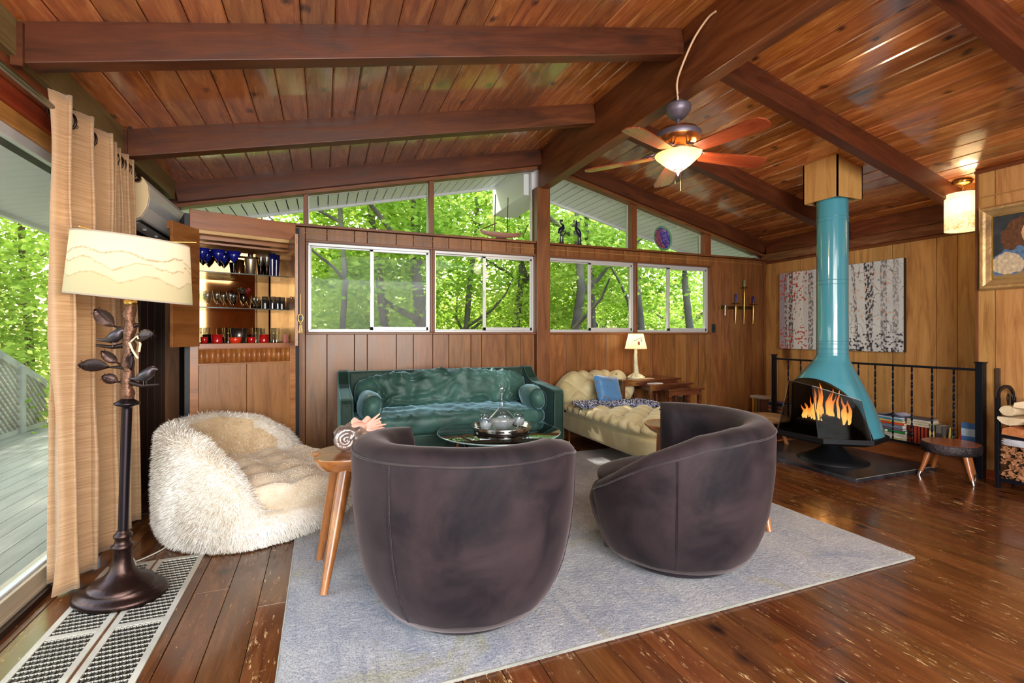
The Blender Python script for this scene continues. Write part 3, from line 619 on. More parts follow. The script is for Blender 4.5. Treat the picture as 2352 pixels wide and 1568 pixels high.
# ------------------------------------------------------------------ fur
def fur(parent, tris, n, L, c0, c1, name='fur', w=.0035, down=.5, keep=None, seed=3, spread=.5):
    rg = np.random.default_rng(seed); A = np.array([[list(p) for p in t] for t in tris]); a, b, c = A[:, 0], A[:, 1], A[:, 2]
    nr = np.cross(b - a, c - a); ar = np.linalg.norm(nr, axis=1); idx = rg.choice(len(ar), n, p=ar / ar.sum()); nr = nr / (ar[:, None] + 1e-12)
    u, v = rg.random(n), rg.random(n); k = u + v > 1; u[k], v[k] = 1 - u[k], 1 - v[k]
    P = a[idx] + (b - a)[idx] * u[:, None] + (c - a)[idx] * v[:, None]; N = nr[idx]
    fl = np.stack([np.sin(P[:, 1] * 9 + P[:, 2] * 7), np.cos(P[:, 0] * 8 + 2 * P[:, 2]), np.sin(P[:, 0] * 6 + P[:, 1] * 5)], 1) * .35
    D = N * .55 + np.array([0, 0, -down]) + fl + rg.normal(size=(n, 3)) * spread * .5; D /= np.linalg.norm(D, axis=1)[:, None]
    D = D + N * np.clip(.18 - (D * N).sum(1), 0, 1)[:, None]
    W = np.cross(D, N); W /= (np.linalg.norm(W, axis=1)[:, None] + 1e-9); W *= w / 2; ln = L * rg.uniform(.6, 1.25, (n, 1)); g = np.array([0, 0, -.35])
    p0 = P - N * .002; p1 = P + D * ln * .5 + g * ln * .1; p2 = P + D * ln * .85 + g * ln * .38
    V = np.stack([p0 - W, p0 + W, p1 - W * .8, p1 + W * .8, p2], 1).reshape(-1, 3)
    V[:, 2] = np.maximum(V[:, 2], .006)
    f = []
    base = np.arange(n) * 5; q = np.stack([base, base + 1, base + 3, base + 2], 1); tt = np.stack([base + 2, base + 3, base + 4], 1)
    me = bpy.data.meshes.new(name); me.vertices.add(n * 5); me.vertices.foreach_set('co', V.ravel()); me.loops.add(n * 7)
    me.loops.foreach_set('vertex_index', np.concatenate([q, tt], 1).ravel()); me.polygons.add(n * 2)
    ls = np.stack([np.arange(n) * 7, np.arange(n) * 7 + 4], 1).ravel(); lt = np.tile([4, 3], n); me.polygons.foreach_set('loop_start', ls); me.polygons.foreach_set('loop_total', lt)
    me.polygons.foreach_set('use_smooth', np.ones(n * 2, bool))
    me.materials.append(fabric(name + ' strands ' + str(c0), c0, c1, .75, .3, 3.5, 50, 0)); me.update(calc_edges=True)
    o = bpy.data.objects.new(name, me); COL.objects.link(o); o.parent = parent; o['kind'] = 'stuff'; return o
def tris_of(o):
    me = o.data; out = []
    for p in me.polygons:
        v = [me.vertices[i].co for i in p.vertices]
        for k in range(1, len(v) - 1): out.append((v[0], v[k], v[k + 1]))
    return out
def fur_loveseat():
    t = thing('loveseat', 'round loveseat covered all over in shaggy cream fur, beside the curtain', 'sofa', (-.35, 3.56, 0))
    FU = fabric('fur hide', (196, 172, 140), (232, 216, 194), .9, .3, 4)
    start, total = 62, 196 + 20   # from the far end anticlockwise round the back to the near arm
    def H(s): return float(np.interp(s, [0, 18, 40, 80, 140, 172, 196, 216], [.22, .46, .58, .66, .66, .63, .46, .17]))
    def rr(a, z): 
        e = .585 + .03 * math.cos(2 * (a - R(60))); return e * float(np.interp(z, [0, .05, .15, .35, .6, .7], [.90, .96, 1.0, 1.01, .99, .96]))
    N = 70; vs = []
    for k in range(N + 1):
        s = total * k / N; a = R(start + s); h = H(s); e = min(s, total - s); tp = min(1, .35 + .65 * math.sqrt(e / 14.))
        th = .17; p = []
        for q in (0, .08, .2, .35, .5, .65, .8, .92, 1): z = .02 + (h - .07) * q; p.append((rr(a, z), z))
        R0 = p[-1][0]; p += [(R0 - .02, h - .02), (R0 - .055, h), (R0 - .10, h), (R0 - .145, h - .02), (R0 - th, h - .07), (R0 - th - .01, (h + .20) / 2 - .03), (R0 - th, min(.2, h - .08))]
        mid = R0 - th / 2; vs += [((mid + (r - mid) * tp) * math.cos(a), (mid + (r - mid) * tp) * math.sin(a), z) for r, z in p]
    m = len(vs) // (N + 1); fs = [(k * m + i, (k + 1) * m + i, (k + 1) * m + i + 1, k * m + i + 1) for k in range(N) for i in range(m - 1)]
    mb = MB().add(vs, fs, True); mb.add(vs[:m], [tuple(range(m))]); mb.add(vs[-m:], [tuple(range(m - 1, -1, -1))]); back = mb.build('backrest', FU, t)
    mb = MB(); prof = [(.88, .02), (.96, .08), (1.0, .11), (.99, .16), (.94, .19), (.85, .20), (.5, .20), (.001, .20)]
    vs = [(r * (rr(2 * PI * k / 48, .2)) * math.cos(2 * PI * k / 48), r * rr(2 * PI * k / 48, .2) * math.sin(2 * PI * k / 48), z) for r, z in prof for k in range(48)]
    mb.add(vs, [(i * 48 + k, i * 48 + (k + 1) % 48, (i + 1) * 48 + (k + 1) % 48, (i + 1) * 48 + k) for i in range(7) for k in range(48)], True); base = mb.build('base', FU, t)
    def cush(u, v):
        a = 2 * PI * u; q = v; r = .475 * math.sin(min(1, q * 1.25) * PI / 2) if q < .8 else .475 + .03 * math.sin((q - .8) / .2 * PI)
        x, y = r * math.cos(a) + .045, r * math.sin(a) - .03
        z = (.335 + .038 * abs(math.sin(x * 13 + y * 5)) * abs(math.sin(y * 13 - x * 5)) - .01 * (r / .5) ** 2) if q < .8 else .335 - (q - .8) / .2 * .15
        return (x, y, z)
    seat = MB().grid(cush, 64, 24, True).build('seat_cushion', FU, t)
    tb = tris_of(back); inn = [q for q in tb if (q[0].x ** 2 + q[0].y ** 2) < .435 ** 2]; outr = [q for q in tb if (q[0].x ** 2 + q[0].y ** 2) >= .435 ** 2]
    fur(back, outr, 70000, .036, (222, 212, 198), (246, 241, 234), seed=1); fur(back, inn, 20000, .022, (196, 166, 124), (222, 198, 162), seed=11, name='short_fur')
    fur(base, tris_of(base), 40000, .038, (226, 218, 206), (247, 243, 238), seed=2)
    fur(seat, tris_of(seat), 34000, .032, (216, 202, 180), (243, 235, 222), seed=4, down=.1)
fur_loveseat()

# ------------------------------------------------------------------ green velvet sofa
GV = fabric('green velvet', (20, 38, 32), (40, 68, 58), .55, .5, 3.2, 300, .1, (150, 205, 215))
GVL = fabric('green velvet cushion', (34, 62, 54), (74, 112, 106), .42, .9, 2.6, 300, .1, (170, 215, 235))
def wrk(P, k=1.0):
    q = Vector((P.x * 5, P.y * 3, P.z * 9)); v = 1 - abs(noise.noise(q + Vector((noise.noise(P * 3) * 2, 0, 0)))) * 2
    q2 = Vector((P.x * 11 + P.z * 8, P.y * 4, P.z * 10)); v2 = 1 - abs(noise.noise(q2)) * 2.2
    return k * (.020 * max(0, v) ** 3 + .013 * max(0, v2) ** 3 + .006 * noise.noise(P * 14))
def green_sofa():
    t = thing('sofa', 'long dark green velvet sofa with rumpled cushions under the windows', 'sofa', (1.10, 4.43, 0))
    hx = .98
    for sx in (-1, 1):
        prof = [(-.42, .13), (-.42, .645), (-.40, .672), (-.36, .682), (.10, .715), (.20, .745), (.27, .80), (.32, .845), (.38, .855), (.42, .845), (.42, .13)]
        m = MB(); x0, x1 = (sx * hx, sx * (hx - .10)) if sx > 0 else (sx * (hx - .10), sx * hx); x0, x1 = min(x0, x1), max(x0, x1)
        n = len(prof); vs = [(x0, y, z) for y, z in prof] + [(x1, y, z) for y, z in prof]
        m.add(vs, [tuple(range(n)), tuple(range(2 * n - 1, n - 1, -1))] + [(i + n, (i + 1) % n + n, (i + 1) % n, i) for i in range(n)]); arm = m.build('arm', GV, t, bevel=.018)
        for xx in (x0 + .004, x1 - .004): MB().tube([(xx, y - .002, z) for y, z in prof[:10]], .004, 6).build('piping', GVL, arm)
    m = MB(); m.box(-hx + .1, hx - .1, .30, .42, .13, .845); m.build('backrest', GV, t, bevel=.02)
    m = MB(); m.rbox(hx - .095, .38, .12, 8, 16, lambda nq, P: Vector((0, -.03 * math.cos(P.x * 1.6) * (nq.y < -.3), 0)), c=(0, -.03, .26)); m.build('seat_frame', GV, t)
    MB().tube([(x, -.44 - .004 * math.cos(x * 1.6), .355 - .02 * abs(x / .9) ** 6) for x in np.linspace(-.87, .87, 30)], .005, 6).build('piping', GVL, t)
    MB().tube([(x, -.44 - .004 * math.cos(x * 1.6), .155) for x in np.linspace(-.87, .87, 30)], .005, 6).build('piping', GVL, t)
    def dseat(nq, P):
        w = wrk(P + Vector((3, 0, 0)), .8) if nq.z > -.2 else 0; return Vector((0, -w * .5, w + .02 * (1 - (P.x / .85) ** 2) * (nq.z > 0)))
    MB().rbox(hx - .11, .36, .085, 4.5, 26, dseat, c=(0, -.06, .425), ny=70).build('seat_cushion', GVL, t) if False else MB().rbox(hx - .11, .36, .085, 4.5, 90, dseat, c=(0, -.06, .425), ny=26, nz=14).build('seat_cushion', GVL, t)
    def dback(nq, P):
        w = wrk(P, 1.4); pin = math.exp(-((P.x + .33) / .05) ** 2) * .035 + math.exp(-((P.x - .12) / .03) ** 2) * .012
        return Vector((0, -w * (nq.y < .3) + pin * (nq.y < 0), w * .6 * (nq.z > 0) - pin * .5 * (nq.z > .5) - .015 * (P.x / .8) ** 4))
    bc = MB().rbox(.84, .13, .185, 3.2, 100, dback, ny=16, nz=30).build('back_cushion', GVL, t, (0, .20, .655), (R(-12), 0, 0))
    for sx in (-1, 1):
        for yy in (-.36, .36): MB().lathe([(.012, 0), (.02, .05), (.026, .14)], 12, (sx * .88, yy, 0)).build('leg', WALNUT, t)
    for i, sx in enumerate((-1, 1)):
        b = thing('bolster', ['green velvet bolster cushion leaning on the left arm of the green sofa', 'green velvet bolster cushion resting against the right arm of the green sofa'][i], 'cushion', (1.10 + sx * .745, 4.22, .60), R(-4 * sx), 'bolsters on the green sofa')
        def db(nq, P):
            w = .006 * noise.noise(P * 18) + .01 * max(0, nq.y * nq.y - .6) * math.sin(math.atan2(nq.z, nq.x) * 14) * 1.2; return Vector((nq.x * w, 0, nq.z * w))
        MB().rbox(.085, .23, .115, 2.6, 22, db, ny=24, nz=22).build('cover', GVL, b, (0, 0, 0), (0, R(14 * -sx), 0))
        MB().tube([(.074 * math.cos(a), -.205, .100 * math.sin(a)) for a in np.linspace(0, 2 * PI, 28)], .004, 6, False).build('piping', GV, b, (0, 0, 0), (0, R(14 * -sx), 0))
green_sofa()

# ------------------------------------------------------------------ chaise
CR = fabric('cream velvet', (176, 160, 116), (212, 200, 160), .55, .7, 3, 300, .08, (255, 250, 225), .3, .7)
def chaise():
    t = thing('chaise_longue', 'cream button-tufted chaise longue with a raised rolled head end', 'chaise', (2.86, 4.05, 0))
    hx = .42
    m = MB(); m.rbox(hx, .80, .10, 9, 14, c=(0, -.0, .245)); m.build('frame', CR, t)
    TX, TY = .14, .135
    def tuft(x, y, amp=.055):
        u = x / TX + y / TY; v = x / TX - y / TY
        return amp * (abs(math.sin(PI * u / 2)) * abs(math.sin(PI * v / 2))) ** .6
    def dtop(nq, P):
        if nq.z > -.1:
            e = max(abs(P.x) / hx, 0); inner = max(0, min(1, (1 - e) * 7)); ch = .034 * abs(math.sin(PI * P.y / TY)) ** .6
            return Vector((math.copysign(ch * 1.2, P.x) if e > .8 else 0, 0, (tuft(P.x, P.y) * inner + ch * (1 - inner)) - .03))
        return Vector((0, 0, 0))
    MB().rbox(hx + .01, .80, .075, 5, 60, dtop, c=(0, -.0, .385), ny=120, nz=10).build('seat_cushion', CR, t)
    def dh(nq, P):
        w = tuft(P.x, P.z * 1.15, .06) if nq.y < .5 else 0; ch = 0
        return Vector((nq.x * w * .4, -w * max(0, -nq.y) , w * max(0, nq.z)))
    MB().rbox(.46, .13, .185, 3.4, 70, dh, ny=20, nz=46).build('headrest', CR, t, (-.01, .70, .555), (R(-22), 0, 0))
    for x in (-.28, -.14, 0, .14, .28):
        for k in range(-5, 5): 
            y = k * TY + (TY / 2 if abs(round(x / .14)) % 2 else 0); MB().ball(.008, (x, y, .447), (1, 1, .5), 8).build('button', CR, t)
    for sx in (-1, 1):
        for yy in (-.70, .68):
            lg = MB().lathe([(.013, .02), (.02, .06), (.026, .10), (.03, .15)], 14, (sx * .34, yy, 0)).build('leg', WALNUT, t); MB().lathe([(.012, 0), (.014, .02), (.006, .025)], 12, (sx * .34, yy, 0)).build('caster', BRASS, lg)
chaise()
p = thing('throw_pillow', 'blue silk pillow with brown blossom embroidery propped on the chaise head', 'cushion', (2.82, 4.42, .60), R(8))
def silk():
    m, n, l, b = newmat('blue silk'); tc = n.new('ShaderNodeTexCoord'); mp_ = n.new('ShaderNodeMapping'); mp_.inputs['Scale'].default_value = (9, 9, 9); l.new(tc.outputs['Object'], mp_.inputs[0])
    nz = n.new('ShaderNodeTexNoise'); nz.inputs['Scale'].default_value = 1.2; nz.inputs['Detail'].default_value = 8; nz.inputs['Distortion'].default_value = 2.5; l.new(mp_.outputs[0], nz.inputs['Vector'])
    r = n.new('ShaderNodeValToRGB'); e = r.color_ramp.elements; e[0].position = .60; e[0].color = lin((70, 124, 176)); e[1].position = .66; e[1].color = lin((120, 84, 62)); l.new(nz.outputs['Fac'], r.inputs[0]); l.new(r.outputs[0], b.inputs['Base Color']); b.inputs['Roughness'].default_value = .35; b.inputs['Sheen Weight'].default_value = .5; return m
MB().rbox(.172, .062, .158, 4, 24, lambda nq, P: Vector((nq.x * .03 * (nq.z ** 4 - .3), 0, nq.z * .03 * (nq.x ** 4 - .3))) + Vector((0, -P.y * .8 * max(abs(nq.x), abs(nq.z)) ** 5, 0)) + nq * .004 * noise.noise(P * 20), nz=20).build('cover', silk(), p, (0, 0, .01), (R(-26), R(7), 0))
for sx in (-1, 1): MB().ball(.012, (0, 0, 0)).build('tassel', plain('tassel gold', (150, 128, 84), .7), p, (sx * .165, .055, .16))
def throw():
    t = thing('knit_throw', 'chunky navy and white knitted throw bunched across the chaise', 'blanket', (2.82, 4.28, .47), R(-6))
    m = fabric('knit navy', (24, 28, 70), (150, 156, 186), .9, .4, 46, 200, .4, lo=.42, hi=.58)
    def g(u, v):
        x = -.43 + .92 * u; y = -.16 + .30 * v + .05 * math.sin(u * 5); e = max(0, abs(x + .02) - .40)
        z = .022 + .014 * noise.noise(Vector((x * 9, y * 14, 0))) + .008 * noise.noise(Vector((x * 40, y * 40, 0))) - e * 2.2 - .03 * (1 if v < .02 or v > .98 else 0)
        return (x, y, z)
    b = MB().grid(g, 90, 40).build('cloth', m, t)
    fur(b, tris_of(b), 5200, .022, (20, 24, 62), (40, 46, 96), 'yarn_loops', .006, 0, seed=6, spread=1.2); fur(b, tris_of(b), 3600, .022, (214, 216, 228), (240, 240, 246), 'white_yarn_loops', .006, 0, seed=8, spread=1.2)
throw()
# ------------------------------------------------------------------ coffee table and drinks tray
def coffee():
    t = thing('coffee_table', 'round glass-topped coffee table with dark bent legs, in the middle of the rug', 'table', (1.30, 3.62, .013))
    GT = glassy('table glass', (130, 148, 150), .12)
    MB().lathe([(.001, .405), (.482, .405), (.487, .410), (.482, .415), (.001, .415)], 64).build('glass_top', GT, t)
    MB().tube([(.484 * math.cos(a), .484 * math.sin(a), .410) for a in np.linspace(0, 2 * PI, 64)], .0055, 6, False).build('glass_edge', plain('glass edge', (176, 206, 208), .08, .3), t)
    BW = plain('dark lacquer', (24, 20, 22), .25)
    for k in range(3):
        a = R(20 + 120 * k); q = [(.02, .13), (.10, .10), (.22, .16), (.34, .34), (.40, .40)]
        MB().tube([(r * math.cos(a), r * math.sin(a), z) for r, z in q], [.02, .022, .022, .018, .014], 10).build('arm', BW, t)
        MB().tube([(.33 * math.cos(a + .2), .33 * math.sin(a + .2), .32), (.40 * math.cos(a + .25), .40 * math.sin(a + .25), 0.004)], [.016, .010], 10).build('leg', WALNUT, t)
    MB().tube([(.30 * math.cos(a), .30 * math.sin(a), .39) for a in np.linspace(0, 2 * PI, 40)], .010, 8, False).build('ring', BW, t)
    z = .013 + .4155; c = (1.31, 3.58)
    tr = thing('serving_tray', 'round silver gallery tray on the glass coffee table', 'tray', (c[0], c[1], z))
    MB().lathe([(.001, .014), (.205, .014), (.222, .020), (.232, .048), (.236, .050), (.238, .046), (.228, .016), (.222, .010), (.222, .002), (.214, 0), (.001, 0)], 56).build('dish', SILVER, tr)
    MB().tube([(.235 * math.cos(a), .235 * math.sin(a), .052) for a in np.linspace(0, 2 * PI, 56)], .005, 6, False).build('rim', SILVER, tr)
    d = thing('decanter', 'glass ship decanter with a ball stopper standing in the middle of the silver tray', 'decanter', (c[0] - .0, c[1] + .0, z + .0145))
    MB().lathe([(.001, .002), (.05, .0), (.06, .01), (.085, .04), (.118, .075), (.122, .085), (.112, .10), (.07, .135), (.035, .165), (.02, .19), (.016, .22), (.016, .262), (.026, .272), (.026, .276), (.012, .276)], 40).build('body', CLEAR, d)
    MB().lathe([(.001, .012), (.055, .012), (.08, .042), (.108, .074), (.108, .078), (.001, .078)], 32).build('etched_band', plain('frosted glass', (232, 238, 242), .4, alpha=.32), d)
    MB().ball(.032, (0, 0, .325)).lathe([(.008, .255), (.012, .275), (.015, .285), (.009, .295)], 16).build('stopper', CLEAR, d)
    pos = [(-.150, -.05, 'front left'), (-.105, .10, 'back left'), (.075, .145, 'back middle'), (.150, .02, 'right')]
    g0 = None
    for i, (dx, dy, w) in enumerate(pos):
        lb = ['etched glass tumbler at the left front of the silver tray', 'etched glass tumbler at the left back of the silver tray', 'etched glass tumbler mostly hidden behind the decanter', 'etched glass tumbler right of the decanter on the silver tray'][i]
        if g0 is None:
            g0 = thing('tumbler', lb, 'glass', (c[0] + dx, c[1] + dy, z + .0145), 0, 'tumblers around the decanter')
            MB().lathe([(.001, .008), (.022, .004), (.026, 0), (.024, .010), (.038, .03), (.047, .06), (.045, .085), (.036, .118), (.034, .118), (.043, .085), (.045, .06), (.036, .032), (.001, .016)], 28).build('bowl', CLEAR, g0)
            MB().lathe([(.034, .028), (.0475, .058), (.046, .080)], 28, cap=False).build('etching', MATS['frosted glass'], g0)
        else: copy_thing(g0, (c[0] + dx, c[1] + dy, z + .0145), i, lb)
coffee()

# ------------------------------------------------------------------ kidney side tables
def blob_table(loc, rz, label, outline, legs, h=.578, thick=.045):
    t = thing('side_table', label, 'table', (loc[0], loc[1], .013), rz, 'carved kidney-shaped side tables')
    n = len(outline); m = MB(); P = [Vector((x, y, 0)) for x, y in outline]
    # smooth the outline
    sm = []
    for i in range(n):
        a, b, c, d = P[i - 1], P[i], P[(i + 1) % n], P[(i + 2) % n]
        for k in range(5):
            u = k / 5; sm.append(.5 * ((2 * b) + (c - a) * u + (2 * a - 5 * b + 4 * c - d) * u * u + (3 * b - a - 3 * c + d) * u ** 3))
    cen = sum(sm, Vector()) / len(sm); N = len(sm)
    rings = [(1.0, h - .006), (.985, h), (.99, h - .0)]
    prof = [(.80, h - thick - .02), (.90, h - thick), (.985, h - .014), (1.0, h - .004), (.99, h)]
    vs = [(cen.x + (p.x - cen.x) * s, cen.y + (p.y - cen.y) * s, z) for s, z in prof for p in sm]
    m.add(vs, [(i * N + k, i * N + (k + 1) % N, (i + 1) * N + (k + 1) % N, (i + 1) * N + k) for i in range(4) for k in range(N)], True)
    m.add(vs[-N:], [tuple(range(N))]); m.add(vs[:N], [tuple(range(N - 1, -1, -1))])
    m.build('top', HONEY, t)
    for a, b in legs: 
        a = Vector((a[0], a[1], h - thick)); b = Vector((b[0], b[1], 0)); q = (b - a)
        MB().tube([a, a + q * .15, a + q * .55, b + q * -.0], [.034, .034, .027, .017], 16).build('leg', HONEYZ, t)
    return t
o1 = [(-.16, .10), (-.125, .05), (-.15, -.03), (-.10, -.10), (.0, -.13), (.14, -.12), (.27, -.02), (.30, .12), (.22, .26), (.06, .27), (-.08, .21)]
blob_table((.105, 2.58), 0, 'amber kidney-topped wooden side table left of the nearer swivel chair', o1, [((-.0, -.06), (-.105, -.22)), ((-.03, .10), (-.125, .16)), ((.20, .16), (.255, .26))])
o2 = [(-.36, -.02), (-.30, .13), (-.12, .17), (.08, .13), (.28, .17), (.40, .04), (.34, -.13), (.12, -.17), (-.10, -.11), (-.28, -.15)]
blob_table((2.36, 2.58), R(-32), 'long kidney-topped wooden side table mostly hidden behind the right swivel chair', o2, [((-.24, -.02), (-.27, .0)), ((.28, -.10), (.345, -.305)), ((.18, .10), (.25, .14))])
def shell():
    t = thing('conch_shell', 'large shell with silvered outside and pink open mouth on the kidney side table', 'shell', (.15, 2.66, .592), R(8))
    SH = plain('silvered shell', (176, 162, 156), .25, .7, bump=.6, bscale=40, var=.4); PK = plain('pink shell lining', (236, 176, 158), .25, coat=.4, var=.12, bscale=30)
    def body(u, v):
        a = 2 * PI * u; s = v; r = .080 * math.sin(min(1, (s * .92 + .06)) * PI) ** .6 * (1 + .10 * math.sin(a * 5 + s * 14)); x = -.105 + .19 * s
        return (x, r * math.cos(a) * .95, .072 + r * math.sin(a) * .92 - .012 * s)
    b = MB().grid(body, 40, 26, True); 
    sp = [( -.055 + .052 * (1 - k / 46) * math.cos(k * .42), -.060 - .0004 * k, .07 + .052 * (1 - k / 46) * math.sin(k * .42)) for k in range(44)]
    b.tube(sp, [.018 * (1 - k / 60) for k in range(44)], 8); b.build('body', SH, t)
    def lip(u, v):
        a = -.3 + 2.3 * u; r = .05 + .07 * v; return (.0 + r * math.cos(a) * 1.0 + .03 * v, -.02 + .05 * v * math.sin(a * 1.5), .105 + r * math.sin(a) * .45 + .012 * math.sin(u * 22) * v)
    MB().grid(lip, 40, 8).build('lip', PK, t)
    for k in range(6):
        a = -.25 + .2 * k; d = Vector((math.cos(a), -.12 + .06 * k, math.sin(a) * .75)); s0 = Vector((.055, -.01, .10 + .004 * k))
        MB().tube([s0, s0 + d * .05, s0 + d * (.09 + .01 * (k % 3))], [.011, .009, .004], 8).build('finger_ridge', PK, t)
    MB().ball(.05, (.01, .0, .118), (1.2, .8, .55), 18).build('mouth', PK, t)
shell()

# ------------------------------------------------------------------ floor lamp with birds and leaves
def leafp(m, base, tip, w, up=(0, 0, 1)):
    b = Vector(base); e = Vector(tip); d = e - b; L = d.length; d.normalize(); s = d.cross(Vector(up)).normalized(); 
    if s.length < .1: s = Vector((0, 1, 0))
    nrm = s.cross(d)
    rows = [0, .12, .3, .5, .7, .88, 1]; ww = [.02, .5, .9, 1, .85, .45, .02]; vs = []
    for r, k in zip(rows, ww):
        for j, q in ((-1, .012), (0, 0), (1, .012)): vs.append(b + d * L * r + s * w * k * j + nrm * (q + .01 * math.sin(r * PI)))
    fs = [(i * 3 + j, i * 3 + j + 1, (i + 1) * 3 + j + 1, (i + 1) * 3 + j) for i in range(6) for j in range(2)]
    vs2 = [v - nrm * .004 for v in vs]; o = len(vs); fs += [tuple(x + o for x in f[::-1]) for f in fs]
    # vein
    m.add(vs + vs2, fs, True); m.tube([b, b + d * L * .5 + nrm * .012, e + nrm * .004], [.004, .003, .001], 5)
    for r in (.25, .4, .55, .7, .83):
        for j in (-1, 1): m.tube([b + d * L * r + nrm * .008, b + d * L * (r + .10) + s * w * .7 * j + nrm * .014], .0014, 4)
def floor_lamp():
    t = thing('floor_lamp', 'dark bronze floor lamp with leaves and two birds under an oval printed shade', 'lamp', (-.86, 2.70, .006))
    BR = BRONZE; yaw = R(-21.3); Rv = Vector((math.cos(yaw), math.sin(yaw), 0)); Fv = Vector((-math.sin(yaw), math.cos(yaw), 0))
    RM = RZ(yaw)
    MB().lathe([(.180, 0), (.190, .012), (.188, .024), (.176, .034), (.14, .038), (.145, .046), (.118, .056), (.110, .060), (.105, .064)], 48, M=RM, sx=1.0, sy=.82).build('base', BR, t)
    MB().lathe([(.125, .05), (.122, .066), (.10, .078), (.07, .094), (.048, .125), (.038, .165), (.034, .215), (.042, .224), (.044, .232), (.032, .240), (.028, .262), (.036, .272), (.036, .280), (.026, .290), (.022, .30)], 36).build('stem_foot', BR, t)
    MB().lathe([(.020, .29), (.020, .85), (.020, .862), (.048, .872), (.05, .880), (.03, .892), (.022, .90)], 24).build('pole', plain('dark pole', (44, 36, 40), .28, .8), t)
    tr = MB(); pts = [Vector((.004 * math.sin(k * 1.7), .004 * math.cos(k * 2.1), .895 + .44 * k / 16)) for k in range(17)]
    tr.tube(pts, [.023 + .004 * math.sin(k * 2.3) for k in range(17)], 14)
    trunk = tr.build('trunk', plain('bronze bark', (92, 64, 50), .4, .7, bump=1.0, bscale=30, var=.3), t)
    def P(dx, z, dy=0): return Rv * dx + Fv * dy + Vector((0, 0, z))
    # leaf positions as they sit around the trunk
    L = [((-.01, 1.205), (-.055, 1.225), (-.125, 1.30), .032), ((.0, 1.155), (.05, 1.175), (.155, 1.19), .030), ((.0, 1.03), (-.035, 1.06), (-.09, 1.115), .022), ((-.0, 1.035), (-.07, 1.04), (-.19, 1.045), .030), ((.0, .965), (-.03, .975), (-.085, 1.0), .024), ((.0, 1.13), (.03, 1.11), (.05, 1.03), .016)]
    for a, b, c, w in L:
        m = MB(); m.tube([P(a[0], a[1]), P((a[0] + b[0]) / 2, (a[1] + b[1]) / 2 + .004, -.01), P(b[0], b[1], -.015)], [.012, .008, .004], 8); leafp(m, P(b[0], b[1], -.015), P(c[0], c[1], -.04), w, up=tuple(-Fv * .9 + Vector((0, 0, .4)))); m.build('leaf', BR, t)
    MB().tube([P(0, 1.22), P(.035, 1.235), P(.045, 1.238)], [.012, .010, .008], 8).build('twig', BR, t)
    for nm, x0, x1, z in (('l', 0, -.135, 1.135), ('r', 0, .155, .965)):
        s = 1 if x1 > 0 else -1
        MB().tube([P(0, z + .01), P(x1 * .5, z - .004, -.01), P(x1, z + (.005 if s > 0 else .003), -.015)], [.014, .009, .006], 8).build('branch', BR, t)
        b = MB(); c = P(x1 * (.42 if s < 0 else .56), z + .040, -.012); hd = c + Rv * (.028) + Vector((0, 0, .030))
        b.tube([c - Rv * .075 - Vector((0, 0, .012)), c - Rv * .045 - Vector((0, 0, .014)), c - Rv * .02 - Vector((0, 0, .008)), c + Vector((0, 0, .002)), c + Rv * .018 + Vector((0, 0, .016)), hd, hd + Rv * .012 + Vector((0, 0, .006)), hd + Rv * .030 + Vector((0, 0, .002))], [.006, .008, .020, .026, .024, .018, .013, .0015], 14)
        for e in (-.008, .008): b.tube([c - Vector((0, 0, .018)) + Fv * e, c - Vector((0, 0, .042)) + Fv * e], .002, 5)
        b.build('bird', plain('bird bronze', (78, 70, 74), .3, .8), t)
    # cream cord tied in a bow
    m = MB(); CT = plain('cream ribbon', (226, 208, 176), .7)
    m.tube([P(.025, 1.16, -.02), P(.06, 1.185, -.03), P(.075, 1.15, -.03), P(.07, 1.115, -.03)], .0045, 6); m.tube([P(.025, 1.155, -.03), P(.045, 1.12, -.035), P(.07, 1.085, -.035)], .0045, 6); m.build('ribbon', CT, t)
    MB().lathe([(.022, 1.325), (.026, 1.33), (.026, 1.345), (.014, 1.35), (.014, 1.40)], 16).build('socket', BRASS, t)
    bm = plain('lit bulb', (255, 236, 190), .5, emit=8, emc=(255, 226, 170))
    MB().ball(.032, (0, 0, 1.45)).build('bulb', bm, t)
    for k in range(3): a = k * 2 * PI / 3; MB().bar((0, 0, 1.615), (.25 * math.cos(a), .21 * math.sin(a), 1.635), .004).build('shade_spoke', BRASS, t)
    MB().lathe([(.006, 1.48), (.006, 1.62), (.012, 1.63), (.001, 1.645)], 10).build('harp_rod', BRASS, t)
    # oval shade with a misty mountain print
    nu, nv = 180, 60; m = MB(); cols = []
    ridges = [(.34, .10, 2.0, .4, (150, 152, 104), .40), (.52, .13, 1.5, 1.3, (188, 178, 140), .28), (.70, .10, 1.2, 2.6, (206, 186, 150), .2)]
    def shade(u, v):
        a = 2 * PI * u; k = .252 - .020 * v; x = k * math.cos(a); y = k * .80 * math.sin(a); return tuple(Rv * x + Fv * y + Vector((0, 0, 1.352 + .275 * v - .018 * math.cos(a))))
    m.grid(shade, nu, nv, True)
    for j in range(nv + 1):
        for i in range(nu):
            a = 2 * PI * i / nu; v = j / nv; c = np.array([222, 208, 184.])
            for h0, am, fr, ph, cc, dk in ridges:
                h = h0 + am * (abs(math.sin(a * fr * 1.5 + ph)) * .7 + .3 * math.sin(a * 7 + ph)) - .06 + .03 * noise.noise(Vector((a * 6, ph, 0)))
                if v < h: c = c * (1 - dk) + np.array(cc) * dk
                if abs(v - h) < .011: c = c * .55 + np.array([118, 96, 60]) * .45
            if v < .02 or v > .98: c = np.array([170, 160, 150.])
            cols.append(lin(tuple(c)))
    m.build('shade', painted('shade print', .8, .14, .3), t, colors=cols)
